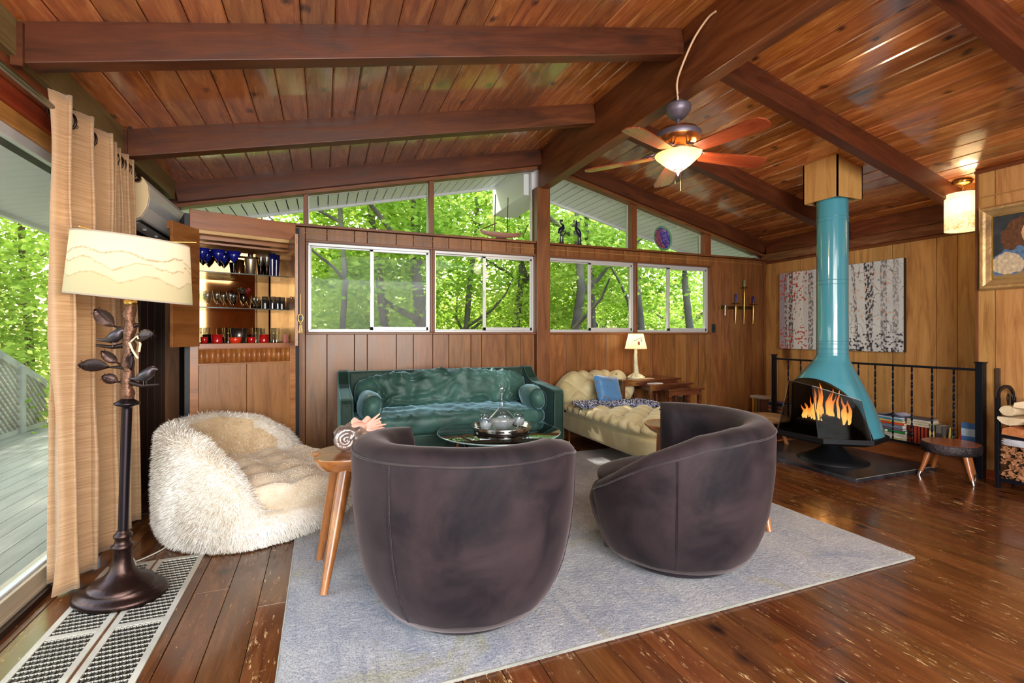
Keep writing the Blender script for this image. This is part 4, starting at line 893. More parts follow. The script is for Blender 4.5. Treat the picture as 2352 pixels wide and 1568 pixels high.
    lg = bpy.data.lights.new('floor_lamp_light', 'POINT'); lg.energy = 3; lg.color = (1, .88, .70); lg.shadow_soft_size = .05; lo = bpy.data.objects.new('floor_lamp_light', lg); COL.objects.link(lo); lo.parent = t; lo.location = (0, 0, 1.53)
    t.rotation_euler = (Matrix.Rotation(yaw, 4, 'Z') @ Matrix.Rotation(R(1.8), 4, 'Y') @ Matrix.Rotation(-yaw, 4, 'Z')).to_euler()
floor_lamp()
def cords():
    WC = plain('white cord', (222, 216, 204), .5)
    def P(x, y): return (x, y, .006)
    pts = [(-.985, 2.62), (-1.02, 2.70), (-1.0, 2.83), (-.93, 2.93), (-.90, 3.02), (-.96, 3.12), (-1.02, 3.10), (-.95, 3.06), (-.85, 3.16), (-.80, 3.30)]
    v = [Vector((x, y, .006 + (.02 if i in (5, 6) else 0))) for i, (x, y) in enumerate(pts)]; sm = []
    for i in range(len(v) - 1):
        a, b, c, d = v[max(i - 1, 0)], v[i], v[i + 1], v[min(i + 2, len(v) - 1)]
        for k in range(6): u = k / 6; sm.append(.5 * ((2 * b) + (c - a) * u + (2 * a - 5 * b + 4 * c - d) * u * u + (3 * b - a - 3 * c + d) * u ** 3))
    tag(MB().tube(sm, .0038, 6).build('lamp_cord', WC), 'white electric cord looping on the floor behind the floor lamp base', 'cord')
cords()

# ------------------------------------------------------------------ floor grilles
def grille(x0, x1, label, y0=1.2, y1=3.06):
    GF = plain('painted grille grey', (196, 190, 176), .5, .2, var=.12, bscale=30); GD = plain('grille louvre', (112, 106, 92), .6, .3)
    t = thing('floor_grille', label, 'vent', ((x0 + x1) / 2, y0, 0), 0, 'long floor heating grilles'); w = (x1 - x0) / 2; L = y1 - y0
    b = .024
    MB().box(-w, w, 0, L, -.02, -.006).build('duct', BLACK, t) if False else MB().box(-w, w, 0, L, .0005, .001).build('duct', BLACK, t)
    for a in ((-w, -w + b), (w - b, w)): bx('frame_side', GF, t, a[0], a[1], 0, L, .0, .006, .001)
    secs = [0, .02, .62, 1.21, L - .025]
    ybars = [L - .03] + [L - .03 - .62 * k for k in range(1, 4)]
    for yb in ybars:
        if yb > 0: bx('crossbar', GF, t, -w + b, w - b, yb, yb + .03, 0, .006, .001)
    g = MB(); n = 9; xs = np.linspace(-w + b, w - b, n)
    y = .0
    while y < L - .03:
        g.box(-w + b, w - b, y, y + .0026, .001, .0056); y += .030
    g.build('louvre', GF, t, kind='stuff'); g = MB(); r = 0; y = 0
    while y < L - .03:
        for k in range(n):
            xx = xs[k] + (xs[1] - xs[0]) * .5 * (r % 2)
            if xx < w - b: g.add([(xx, y, .0012), (xx + .003, y, .0012), (xx + .006, y + .03, .0012), (xx + .003, y + .03, .0012), (xx, y, .0050), (xx + .003, y, .0050), (xx + .006, y + .03, .0050), (xx + .003, y + .03, .0050)], [(4, 5, 6, 7), (0, 1, 5, 4), (1, 2, 6, 5), (3, 0, 4, 7)])
        y += .030; r += 1
    g.build('louvre_divider', GD, t, kind='stuff')
grille(-1.035, -.825, 'grey floor heating grille on the left, nearest the glass door')
grille(-.812, -.602, 'grey floor heating grille on the right, farther from the glass door')

# ------------------------------------------------------------------ curtains and rod
def curtains():
    CM, n, l, b = newmat('silk curtain'); tc = n.new('ShaderNodeTexCoord'); k = n.new('ShaderNodeMapping'); k.inputs['Scale'].default_value = (3, 3, 120); l.new(tc.outputs['Object'], k.inputs[0])
    nz = n.new('ShaderNodeTexNoise'); nz.inputs['Scale'].default_value = 2.2; nz.inputs['Detail'].default_value = 6; l.new(k.outputs[0], nz.inputs['Vector'])
    r = n.new('ShaderNodeValToRGB'); e = r.color_ramp.elements; e[0].position = .25; e[0].color = lin((170, 126, 86)); e[1].position = .7; e[1].color = lin((206, 170, 130)); l.new(nz.outputs['Fac'], r.inputs[0]); l.new(r.outputs[0], b.inputs['Base Color'])
    b.inputs['Roughness'].default_value = .42; b.inputs['Sheen Weight'].default_value = .4; bp = n.new('ShaderNodeBump'); bp.inputs['Strength'].default_value = .35; bp.inputs['Distance'].default_value = .004; l.new(nz.outputs['Fac'], bp.inputs['Height']); l.new(bp.outputs[0], b.inputs['Normal'])
    tr = n.new('ShaderNodeBsdfTranslucent'); l.new(r.outputs[0], tr.inputs[0]); mx = n.new('ShaderNodeMixShader'); mx.inputs[0].default_value = .22; l.new(b.outputs[0], mx.inputs[1]); l.new(tr.outputs[0], mx.inputs[2]); l.new(mx.outputs[0], n['Material Output'].inputs[0])
    def panel(y0, y1, nf, label, amp, bot, seed, top=2.27, flare=0):
        t = thing('curtain', label, 'curtain', (-1.12, y0, 0), 0, 'silk curtains by the glass door')
        def g(u, v):
            z = bot + (top - bot) * v; ph = 2 * PI * nf * u + .5 * noise.noise(Vector((u * 3, z * .9, seed))); a = amp * (.75 + .35 * (1 - v)) * (1 + .35 * noise.noise(Vector((u * 6, 0, seed + 5))))
            sx = math.copysign(abs(math.sin(ph)) ** .7, math.sin(ph))
            return (sx * a + .012 * noise.noise(Vector((u * 9, z * 2, seed))) + flare * (1 - v) * u, (y1 - y0) * u + .22 * (y1 - y0) / nf * math.sin(2 * ph) * .6 + .02 * (1 - v) * math.sin(u * 9), z)
        c = MB().grid(g, int(nf * 24), 40).build('cloth', CM, t); so = c.modifiers.new('solid', 'SOLIDIFY'); so.thickness = .003
        for q in range(int(nf * 2)):
            u = (q + .5) / (nf * 2) - .0; yy = (y1 - y0) * u
            MB().tube([(.0 + .006 * (1 if q % 2 else -1), yy + .040 * math.cos(a), 2.20 + .040 * math.sin(a)) if False else (.040 * math.cos(a) * .75, yy, 2.20 + .040 * math.sin(a)) for a in np.linspace(0, 2 * PI, 22)], .006, 6, False).build('grommet', BRONZE, t)
    panel(2.71, 3.26, 2.5, 'gold silk curtain panel nearest us, hanging behind the floor lamp', .075, .04, 3, 2.275)
    panel(3.28, 3.68, 4, 'gold silk curtain panel farther back, next to the air conditioner', .055, .05, 9, 2.265)
    rt = thing('curtain_rod', 'brushed steel curtain rod running above the glass door', 'rod', (-1.12, 1.0, 2.20)); RS = plain('brushed steel', (150, 148, 144), .3, 1)
    MB().tube([(0, -.6, 0), (0, 2.75, 0)], .0145, 14).build('tube', RS, rt); MB().lathe([(.014, 0), (.024, .01), (.024, .035), (.008, .045)], 14, M=T(0, 2.75, 0) @ Matrix.Rotation(R(-90), 4, 'X')).build('finial', BRONZE, rt)
    for y in (.4, 2.72): MB().bar((-.15, y, .02), (0, y, .0), .015).box(-.165, -.15, y - .02, y + .02, -.03, .06).build('bracket', RS, rt)
curtains()
def aircon():
    t = thing('air_conditioner', 'white split air conditioner mounted high on the left wall behind the curtain', 'air conditioner', (XL + .012, 3.80, 1.93))
    AW = plain('aircon white', (214, 214, 210), .35); AC = plain('aircon cream end', (214, 188, 146), .4)
    prof = [(0, .02), (.11, 0), (.16, .03), (.195, .10), (.205, .17), (.20, .24), (.17, .29), (.0, .30)]
    for (a, b, nm, mt) in ((.02, .83, 'casing', AW), (0, .02, 'end_cap', AC), (.83, .85, 'end_cap', AC)):
        n = len(prof); vs = [(x, a, z) for x, z in prof] + [(x, b, z) for x, z in prof]
        MB().add(vs, [tuple(range(n)), tuple(range(2 * n - 1, n - 1, -1))] + [(i + n, (i + 1) % n + n, (i + 1) % n, i) for i in range(n)]).build(nm, mt, t, bevel=.004)
    MB().add([(.197, .02, .10), (.207, .02, .17), (.207, .83, .17), (.197, .83, .10), (.19, .02, .1), (.20, .02, .17), (.20, .83, .17), (.19, .83, .1)], [(0, 3, 2, 1), (0, 1, 5, 4), (2, 3, 7, 6)]).build('front_panel', plain('aircon grey panel', (186, 192, 200), .25), t)
    bx('air_slot', BLACK, t, .05, .15, .05, .80, -.0, .02); m = MB(); m.add([(.06, .05, -.012), (.145, .05, .0), (.145, .80, .0), (.06, .80, -.012), (.06, .05, -.008), (.145, .05, .004), (.145, .80, .004), (.06, .80, -.008)], [(0, 3, 2, 1), (4, 5, 6, 7), (0, 1, 5, 4), (2, 3, 7, 6), (1, 2, 6, 5), (3, 0, 4, 7)]); m.build('louvre', AW, t)
    for y in (.25, .5): bx('louvre_clip', WHITEF, t, .10, .12, y, y + .02, -.015, .005)
aircon()
# ------------------------------------------------------------------ ceiling fan
def fan():
    t = thing('ceiling_fan', 'five-bladed wooden ceiling fan with a lit glass bowl hanging from the ridge beam', 'fan', (2.295, 2.71, 2.815))
    GM = plain('pewter grey', (112, 104, 118), .45, .6, var=.1); CP = plain('fan copper housing', (176, 108, 58), .22, .85)
    BL = [wood('fan blade', (104, 44, 22), (136, 62, 34), (160, 84, 50), 0, .25, var=.12, coat=.5)]
    MB().lathe([(.035, .0), (.038, -.012), (.082, -.03), (.088, -.045), (.084, -.055), (.086, -.065), (.072, -.085), (.05, -.115), (.035, -.125), (.02, -.13)], 32).build('canopy', GM, t)
    MB().lathe([(.014, -.12), (.014, -.20), (.025, -.21)], 14).build('downrod', GM, t)
    MB().lathe([(.03, -.175), (.085, -.185), (.130, -.205), (.150, -.232), (.152, -.26), (.150, -.268), (.148, -.272), (.120, -.31), (.075, -.325), (.05, -.33)], 40).build('motor_housing', CP, t)
    MB().lathe([(.1505, -.228), (.1545, -.236), (.1545, -.258), (.151, -.266)], 40, cap=False).build('housing_band', GM, t)
    MB().lathe([(.06, -.32), (.062, -.345), (.05, -.352)], 24).build('switch_housing', GM, t)
    for k in range(5):
        a = R(-11 + 72 * k); M_ = RZ(a)
        h = MB(); zz = -.335
        h.add([], []); 
        for s in (-1, 1): h.tube([M_ @ Vector(p) for p in ((.07, .0, -.31), (.12, s * .028, -.345), (.17, s * .040, -.362), (.235, s * .030, -.366), (.25, 0, -.366))], [.007, .006, .0055, .005, .004], 6)
        h.tube([M_ @ Vector(p) for p in ((.06, 0, -.305), (.13, 0, -.335), (.17, 0, -.362))], .007, 6); h.build('blade_iron', GM, t)
        pr = [(.17, -.045), (.19, -.055), (.40, -.068), (.60, -.074), (.645, -.062), (.665, -.02), (.665, .02), (.645, .062), (.60, .074), (.40, .068), (.19, .055), (.17, .045)]
        bm = MB().prism(pr, -.004, .004); o = bm.build('blade', BL[0], t, (0, 0, -.368), bevel=.002); o.rotation_euler = (R(11), R(2.0), 0); o.rotation_euler = (Matrix.Rotation(a, 4, 'Z') @ Matrix.Rotation(R(2), 4, 'Y') @ Matrix.Rotation(R(-10), 4, 'X')).to_euler()
    AG = plain('amber bowl glass', (250, 214, 140), .35, emit=1.5, emc=(255, 204, 116))
    MB().lathe([(.002, -.480), (.04, -.476), (.085, -.445), (.125, -.408), (.150, -.385), (.157, -.372), (.150, -.368), (.12, -.40), (.05, -.43)], 40, cap=False).build('light_bowl', AG, t)
    MB().tube([(.155 * math.cos(a), .155 * math.sin(a), -.371) for a in np.linspace(0, 2 * PI, 40)], .004, 6, False).build('bowl_rim', BRASS, t)
    MB().lathe([(.034, -.474), (.030, -.486), (.014, -.494), (.011, -.505), (.004, -.52)], 20).build('finial', GM, t)
    MB().tube([(.02, 0, -.49), (.022, 0, -.62)], .0012, 4).tube([(-.015, .01, -.49), (-.017, .01, -.57)], .0012, 4).build('pull_chain', BRASS, t)
    lg = bpy.data.lights.new('fan_light', 'POINT'); lg.energy = 22; lg.color = (1, .80, .52); lg.shadow_soft_size = .1; lo = bpy.data.objects.new('fan_light', lg); COL.objects.link(lo); lo.parent = t; lo.location = (0, 0, -.58)
    lg = bpy.data.lights.new('fan_uplight', 'POINT'); lg.energy = 3; lg.color = (1, .80, .52); lg.shadow_soft_size = .05; lo = bpy.data.objects.new('fan_uplight', lg); COL.objects.link(lo); lo.parent = t; lo.location = (.1, -.1, -.365)
    w = [Vector(p) for p in ((2.235, 2.30, 3.17), (2.225, 2.36, 3.16), (2.205, 2.46, 3.08), (2.195, 2.56, 2.95), (2.21, 2.62, 2.88), (2.25, 2.66, 2.81), (2.27, 2.69, 2.79))]
    w = [.5 * ((2 * w[i]) + (w[i + 1] - w[max(i - 1, 0)]) * u + (2 * w[max(i - 1, 0)] - 5 * w[i] + 4 * w[i + 1] - w[min(i + 2, 6)]) * u * u + (3 * w[i] - w[max(i - 1, 0)] - 3 * w[i + 1] + w[min(i + 2, 6)]) * u ** 3) for i in range(6) for u in (0, .2, .4, .6, .8)] + [w[-1]]
    tag(MB().tube(w, .007, 8).build('fan_cable', plain('fan cable', (214, 176, 140), .5)), 'pale electric cable curving down the ridge beam side to the ceiling fan', 'cable')
fan()

# ------------------------------------------------------------------ pendant lamp
def pendant():
    ztop = zr(5.24); t = thing('pendant_lamp', 'cream fabric cylinder pendant lamp hanging on a brass chain beside the portrait wall', 'lamp', (5.24, 2.52, ztop))
    MB().lathe([(.065, 0), (.07, -.012), (.06, -.026), (.04, -.034), (.012, -.04)], 32).build('canopy', BRASS, t)
    ch = MB()
    for k in range(4): ch.tube([((.008 * math.cos(a)) * (1 if k % 2 else .2), .008 * math.cos(a) * (.2 if k % 2 else 1), -.05 - .017 * k + .012 * math.sin(a)) for a in np.linspace(0, 2 * PI, 10)], .002, 5, False)
    ch.build('chain', BRASS, t)
    n, v_ = 60, 30; m = MB(); cols = []
    m.grid(lambda u, v: ((.125 + .003 * noise.noise(Vector((u * 20, v * 6, 0)))) * math.cos(2 * PI * u), .125 * math.sin(2 * PI * u), -.115 - .32 * (1 - v)), n, v_, True)
    for j in range(v_ + 1):
        for i in range(n):
            q = noise.noise(Vector((i * .35, j * .5, 2))); c = np.array([246, 232, 196.]); 
            if j < 12 and abs(q) < .08: c = np.array([206, 182, 128.])
            if j > 14 and abs(q) < .05: c = np.array([226, 212, 176.])
            if 34 <= i <= 39 and 9 <= j <= 13: c = np.array([176, 190, 168.])
            cols.append(lin(tuple(c)))
    m.build('shade', painted('pendant print', .8, .55, .3), t, colors=cols)
    m = MB()
    for k in range(3): m.bar((0, 0, -.118), (.124 * math.cos(2.1 * k), .124 * math.sin(2.1 * k), -.118), .004)
    m.build('spider', BRASS, t)
    lg = bpy.data.lights.new('pendant_light', 'POINT'); lg.energy = 5; lg.color = (1, .80, .5); lg.shadow_soft_size = .06; lo = bpy.data.objects.new('pendant_light', lg); COL.objects.link(lo); lo.parent = t; lo.location = (0, 0, -.22)
pendant()

# ------------------------------------------------------------------ fireplace
def stove():
    cx, cy = 4.40, 3.10; h0 = .032
    hs = thing('hearth_slab', 'dark slate hearth slab on the floor under the blue fireplace', 'hearth', (4.52, 3.22, 0))
    SL, n, l, b = newmat('slate'); tc = n.new('ShaderNodeTexCoord'); nz = n.new('ShaderNodeTexNoise'); nz.inputs['Scale'].default_value = 2.4; nz.inputs['Detail'].default_value = 8; nz.inputs['Distortion'].default_value = 1; l.new(tc.outputs['Object'], nz.inputs['Vector']); r = n.new('ShaderNodeValToRGB'); e = r.color_ramp.elements; e[0].position = .35; e[0].color = lin((22, 24, 30)); e[1].position = .72; e[1].color = lin((74, 76, 84)); l.new(nz.outputs['Fac'], r.inputs[0]); l.new(r.outputs[0], b.inputs['Base Color']); b.inputs['Roughness'].default_value = .25
    bx('slab', SL, hs, -.54, .53, -.61, .62, .0, h0, .004); MB().tube([(-.54, -.61, h0), (.53, -.61, h0)], .003, 5).build('edge', plain('slab edge', (130, 126, 118), .6), hs)
    t = thing('fireplace', 'freestanding turquoise blue cone fireplace with a lit fire and tall flue pipe', 'fireplace', (cx, cy, h0))
    BL = plain('turquoise enamel', (74, 148, 168), .16, coat=.8); SOOT = plain('soot black steel', (20, 21, 25), .5, .4, bump=.06, bscale=20); INN = plain('soot interior', (14, 14, 15), .85, bump=.08, bscale=14)
    MB().lathe([(.285, 0), (.285, .006), (.22, .035), (.13, .085), (.085, .125), (.07, .15), (.07, .215)], 48).build('pedestal', SOOT, t)
    bx('bolt', SILVER, t, -.078, -.068, -.02, .01, .155, .175)
    th0 = PI  # the mouth faces -x
    tray = [(-.45, .22), (-.45, -.24), (-.13, -.45), (.20, -.37), (.37, -.16), (.37, .16), (.20, .37), (-.13, .45)]
    m = MB(); N = len(tray); k_ = .80
    vs = [(x * k_, y * k_, .20) for x, y in tray] + [(x, y, .235) for x, y in tray] + [(x * 1.0, y * 1.0, .275) for x, y in tray] + [(x * .975, y * .975, .275) for x, y in tray] + [(x * .97, y * .97, .245) for x, y in tray]
    m.add(vs, [(i + q * N, (i + 1) % N + q * N, (i + 1) % N + (q + 1) * N, i + (q + 1) * N) for q in range(4) for i in range(N)] + [tuple(range(N - 1, -1, -1)), tuple(range(4 * N, 5 * N))]); m.build('firebox_tray', SOOT, t)
    # hood: cone drawn out towards the mouth, cut by an arch
    def hood(th, z):
        d = abs((th - th0 + PI) % (2 * PI) - PI); rb = float(np.interp(z, [.24, .40, .55, .70, .84, .92, .97], [.40, .355, .305, .24, .175, .138, .128]))
        ex = float(np.interp(z, [.24, .5, .72, .86, .97], [.02, .08, .12, .055, .0])) * max(0, math.cos(d)) ** 1.2; return rb + ex
    def zb(th):
        d = abs((th - th0 + PI) % (2 * PI) - PI) / R(82)
        return .262 if d >= 1 else .262 + .50 * max(0, 1 - d ** 2.3) ** .62
    nu, nv = 144, 30
    def hp(u, v, off=0): th = 2 * PI * u; z0 = zb(th); z = z0 + (.97 - z0) * v; r_ = hood(th, z) - off; return (r_ * math.cos(th), r_ * math.sin(th), z)
    hd = MB().grid(lambda u, v: hp(u, v), nu, nv, True).build('hood', BL, t)
    MB().grid(lambda u, v: hp(1 - u, v * .93, .012), nu, nv, True).build('hood_lining', INN, t)
    MB().tube([hp(u, 0, .004) for u in np.linspace(0, 1, nu + 1)], .0065, 6, False).build('hood_rim', SOOT, hd)
    MB().grid(lambda u, v: (hood(2 * PI * u, .28) * .985 * math.cos(2 * PI * u), hood(2 * PI * u, .28) * .985 * math.sin(2 * PI * u), .235 + .04 * v), nu, 1, True).build('hood_foot', SOOT, t)
    pipe = MB().lathe([(.128, .965), (.128, 1.30), (.1265, 1.31), (.1265, 2.46)], 48).build('flue_pipe', BL, t)
    for z in (.985, 1.03, 1.075, 1.10, 1.62, 1.66, 2.20, 2.235): MB().tube([(.128 * math.cos(a), .128 * math.sin(a), z) for a in np.linspace(0, 2 * PI, 48)], .0028, 5, False).build('pipe_seam', BL, pipe)
    MB().tube([(.10, -.08, 1.02), (.17, -.13, 1.02)], .005, 6).ball(.012, (.18, -.137, 1.02)).build('damper_handle', SOOT, t)
    # clear spark screen, two panes
    SG = glassy('soot glass', (190, 186, 184), .002, 0, .03)
    tp = [(-.36, .16, .735), (-.40, -.10, .71)]; bp = [(-.438, .215, .25), (-.445, -.195, .25), (-.13, -.435, .25)]
    for q in ((bp[0], bp[1], tp[1], tp[0]), (bp[1], bp[2], (-.155, -.36, .60), tp[1])):
        nr = (Vector(q[1]) - Vector(q[0])).cross(Vector(q[3]) - Vector(q[0])).normalized() * .003; vs = [Vector(p) for p in q] + [Vector(p) + nr for p in q]
        f = MB().add(vs, [(0, 1, 2, 3), (7, 6, 5, 4), (0, 4, 5, 1), (1, 5, 6, 2), (2, 6, 7, 3), (3, 7, 4, 0)]).build('screen_glass', SG, t); e_ = MB()
        for i in range(4): e_.bar(q[i], q[(i + 1) % 4], .005, .005)
        e_.build('screen_edge', plain('screen edge', (120, 118, 116), .3, .5), f)
    # grate, logs, flames, embers
    g = MB()
    for k in range(6): g.bar((-.26 + 0 * k, -.20 + .08 * k, .30), (.12, -.20 + .08 * k, .30), .012)
    for x in (-.24, .1):
        g.bar((x, -.22, .295), (x, .22, .295), .014)
        for y in (-.2, .2): g.bar((x, y, .245), (x, y, .30), .012)
    g.build('grate', SOOT, t)
    CH = plain('charred log', (24, 18, 15), .9, bump=1, bscale=18, var=.4)
    for a, b, r_ in (((-.20, -.24, .335), (-.16, .22, .335), .035), ((-.06, -.2, .335), (-.08, .24, .345), .04), ((-.17, -.16, .395), (-.05, .18, .395), .032)): MB().tube([a, tuple((Vector(a) + Vector(b)) / 2 + Vector((0, 0, .006))), b], r_, 10).build('log', CH, t)
    FM, n, l, b = newmat('flame'); n.remove(b); tc = n.new('ShaderNodeTexCoord'); sx = n.new('ShaderNodeSeparateXYZ'); l.new(tc.outputs['Generated'], sx.inputs[0]); r = n.new('ShaderNodeValToRGB'); e = r.color_ramp.elements; e[0].position = 0; e[0].color = (1, .62, .18, 1); e[1].position = 1; e[1].color = (.75, .12, .01, 1); x = e.new(.35); x.color = (1, .50, .09, 1); x = e.new(.7); x.color = (1, .28, .03, 1); l.new(sx.outputs[2], r.inputs[0])
    em = n.new('ShaderNodeEmission'); em.inputs[1].default_value = 4.5; l.new(r.outputs[0], em.inputs[0]); tr = n.new('ShaderNodeBsdfTransparent'); mx = n.new('ShaderNodeMixShader'); mr = n.new('ShaderNodeMapRange'); mr.inputs['To Min'].default_value = .92; mr.inputs['To Max'].default_value = .25; l.new(sx.outputs[2], mr.inputs['Value']); l.new(mr.outputs[0], mx.inputs[0]); l.new(tr.outputs[0], mx.inputs[1]); l.new(em.outputs[0], mx.inputs[2]); l.new(mx.outputs[0], n['Material Output'].inputs[0])
    rg = random.Random(5)
    for k in range(24):
        y = -.21 + .42 * (k + rg.uniform(-.4, .4)) / 23; x = rg.uniform(-.16, -.05); h = rg.uniform(.16, .36) * (1 - .35 * abs(y / .22) ** 2); w = rg.uniform(.016, .030); ph = rg.uniform(0, 6)
        pts = [(x + .012 * math.sin(ph + 5 * q) * q, y + .022 * math.sin(ph * 2 + 6 * q) * q + rg.uniform(-.004, .004), .365 + h * q) for q in np.linspace(0, 1, 12)]
        MB().tube(pts, [w * (math.sin(min(1, q * 1.6 + .25) * PI * .5) * (1 - q) ** .75 + .0008) for q in np.linspace(0, 1, 12)], 8, flat=.6).build('flame', FM, t)
    lg = bpy.data.lights.new('fire_light', 'POINT'); lg.energy = 5; lg.color = (1, .5, .15); lg.shadow_soft_size = .08; lo = bpy.data.objects.new('fire_light', lg); COL.objects.link(lo); lo.parent = t; lo.location = (-.1, 0, .52)
    ct = zr(cx - .16) ; cb = thing('chimney_box', 'square tan plywood chase around the flue pipe at the ceiling', 'box', (cx, cy, 2.42))
    PL = wood('chase plywood', (168, 118, 62), (196, 148, 86), (208, 166, 104), 2, .45, var=.02); s = .165
    for (x0, x1, y0, y1) in ((-s, -s + .012, -s, s), (s - .012, s, -s, s), (-s, s, -s, -s + .012), (-s, s, s - .012, s)):
        xm = cx + (x0 + x1) / 2; m = MB(); vs = []
        for (xx, yy) in ((x0, y0), (x1, y0), (x1, y1), (x0, y1)): vs.append((xx, yy, 0))
        vs += [(xx, yy, zr(cx + xx) - 2.42 + .005) for (xx, yy, _) in vs]
        m.add(vs, [(3, 2, 1, 0), (4, 5, 6, 7), (0, 1, 5, 4), (1, 2, 6, 5), (2, 3, 7, 6), (3, 0, 4, 7)]); m.build('side_panel', PL, cb)
    bx('bottom_plate', DARKGAP, cb, -s + .012, s - .012, -s + .012, s - .012, .05, .06)
stove()

# ------------------------------------------------------------------ railing along the stair opening
def railing():
    t = thing('stair_railing', 'black iron stair railing with twisted balusters behind the fireplace', 'railing', (5.085, 2.30, 0))
    bx('post', IRON, t, -.03, .03, .0, .05, 0, .955, .003); bx('post_cap', IRON, t, -.036, .036, -.006, .056, .955, .965, .002)
    bx('post', IRON, t, -.022, .022, 1.98, 2.02, .0, .94, .003); bx('post_cap', IRON, t, -.028, .028, 1.974, 2.026, .94, .95, .002)
    bx('top_rail', IRON, t, -.012, .012, .05, 1.98, .888, .908, .002); bx('bottom_rail', IRON, t, -.012, .012, .05, 1.98, .172, .192, .002)
    for k in range(12):
        y = .21 + .16 * k - .0; 
        if y > 1.9: break
        n = 60; vs = []
        for i in range(n + 1):
            z = .19 + .70 * i / n; f = i / n; tw = 0 if f < .04 or f > .96 else (f - .04) / .92 * PI * 8.5
            w, d = (.008, .0035)
            for a, b in ((-w, -d), (w, -d), (w, d), (-w, d)): vs.append((a * math.cos(tw) - b * math.sin(tw), y + a * math.sin(tw) + b * math.cos(tw), z))
        MB().add(vs, [(i * 4 + q, i * 4 + (q + 1) % 4, (i + 1) * 4 + (q + 1) % 4, (i + 1) * 4 + q) for i in range(n) for q in range(4)]).build('baluster', IRON, t)
    g = thing('wall_handrail', 'slim dark handrail strip on the wall edge next to the railing post', 'rail', (5.112, 2.21, .16)); MB().box(-.012, 0, 0, .03, 0, .76).build('strip', plain('strip brown', (74, 56, 44), .5), g, bevel=.002)
railing()

# ------------------------------------------------------------------ books
def book(label, loc, size, rz, col, group, standing=False, page=(222, 208, 184), band=None):
    """loc = centre of the underside; size = (spine length, depth, thickness) lying; the spine faces -x"""
    L, D, Tk = size; t = thing('book', label, 'book', loc, rz, group); CO = plain('cover %d %d %d' % col, col, .5); PG = plain('pages %d' % page[0], page, .8)
    if standing:   # x depth, y thickness, z height ; spine at -x
        a = MB(); a.box(-D / 2, D / 2, -Tk / 2, -Tk / 2 + .003, 0, L); a.box(-D / 2, D / 2, Tk / 2 - .003, Tk / 2, 0, L); a.box(-D / 2, -D / 2 + .003, -Tk / 2, Tk / 2, 0, L); a.build('cover', CO, t)
        MB().box(-D / 2 + .003, D / 2 - .004, -Tk / 2 + .003, Tk / 2 - .003, .003, L - .004).build('pages', PG, t)
        if band: MB().box(-D / 2 - .0006, -D / 2, -Tk / 2 + .002, Tk / 2 - .002, L * band[1], L * band[2]).build('spine_label', plain('label %d %d %d' % band[0], band[0], .6), t)
    else:
        a = MB(); a.box(-D / 2, D / 2, -L / 2, L / 2, 0, .0025); a.box(-D / 2, D / 2, -L / 2, L / 2, Tk - .0025, Tk); a.box(-D / 2, -D / 2 + .003, -L / 2, L / 2, 0, Tk); a.build('cover', CO, t)
        MB().box(-D / 2 + .003, D / 2 - .004, -L / 2 + .004, L / 2 - .004, .0025, Tk - .0025).build('pages', PG, t)
        if band: MB().box(-D / 2 - .0006, -D / 2, L * band[1], L * band[2], .003, Tk - .003).build('spine_label', plain('label %d %d %d' % band[0], band[0], .6), t)
    return t
zL = .166
st_ = [((214, 196, 120), .026, .25, 'pale yellow book at the very bottom of the tall stack'), ((214, 214, 210), .026, .24, 'white book second from the bottom of the tall stack'), ((218, 196, 178), .020, .23, 'pinkish beige book third from the bottom of the tall stack'),
       ((40, 122, 62), .028, .245, 'green book with a small white mark in the tall stack'), ((120, 92, 116), .018, .24, 'mauve book lying on the green one in the tall stack'), ((112, 124, 146), .036, .24, 'thick blue-grey book in the middle of the tall stack'),
       ((214, 74, 38), .020, .25, 'orange-red book above the thick blue-grey one'), ((196, 176, 120), .022, .22, 'tan book lying on the orange-red one'), ((70, 148, 176), .016, .22, 'turquoise blue book near the top of the tall stack'), ((190, 198, 216), .014, .215, 'pale grey book just under the magazines on the tall stack')]
z = zL
for i, (c, tk, L, lb) in enumerate(st_):
    book(lb, (5.245 + .004 * (i % 3), 3.065 + random.uniform(-.008, .008), z), (L, .17, tk - .0005), R(random.uniform(-4, 4)), c, 'books stacked behind the railing', page=(226, 216, 198), band=((240, 240, 240), .1, .2) if i == 3 else None); z += tk
m = MB()
for k in range(5): m.grid(lambda u, v, k=k: (-.085 + .17 * u, -.115 + .23 * v, .003 * k + .022 * math.exp(-((v - .35) / .22) ** 2) * (k / 4)), 4, 14)
t = thing('magazines', 'limp pile of magazines on top of the tall book stack', 'magazine', (5.25, 3.07, z + .001)); m.build('sheets', plain('magazine paper', (150, 160, 190), .4, var=.3, bscale=40), t)
for i in range(5):
    book('brick-red volume standing in the row of five, %s from the left' % ('first', 'second', 'third', 'fourth', 'fifth')[i], (5.25, 2.885 - .0285 * i, zL), (.165, .13, .027), 0, (150, 52, 32), 'red volumes in a row', True)
z = zL + .166
for i, (c, tk) in enumerate((((206, 190, 164), .020), ((196, 184, 160), .022), ((198, 186, 166), .022), ((78, 74, 84), .014))):
    book(['cream book lowest of the four lying on the red volumes', 'cream book second of the four lying on the red volumes', 'cream book third of the four lying on the red volumes', 'dark grey thin book topmost on the red volumes'][i], (5.25, 2.83, z), (.20 - .004 * i, .13, tk - .0005), R(2 * i - 3), c, 'books on the red volumes'); z += tk
book('grey-green book with a tan title band standing next to the red volumes', (5.25, 2.722, zL), (.205, .14, .045), 0, (120, 118, 96), 'standing books right of the red volumes', True, band=((206, 172, 96), .45, .72))
book('grey book with a dark seal on its spine standing by the candles', (5.25, 2.668, zL), (.20, .14, .048), 0, (104, 98, 92), 'standing books right of the red volumes', True, band=((60, 50, 48), .35, .68))
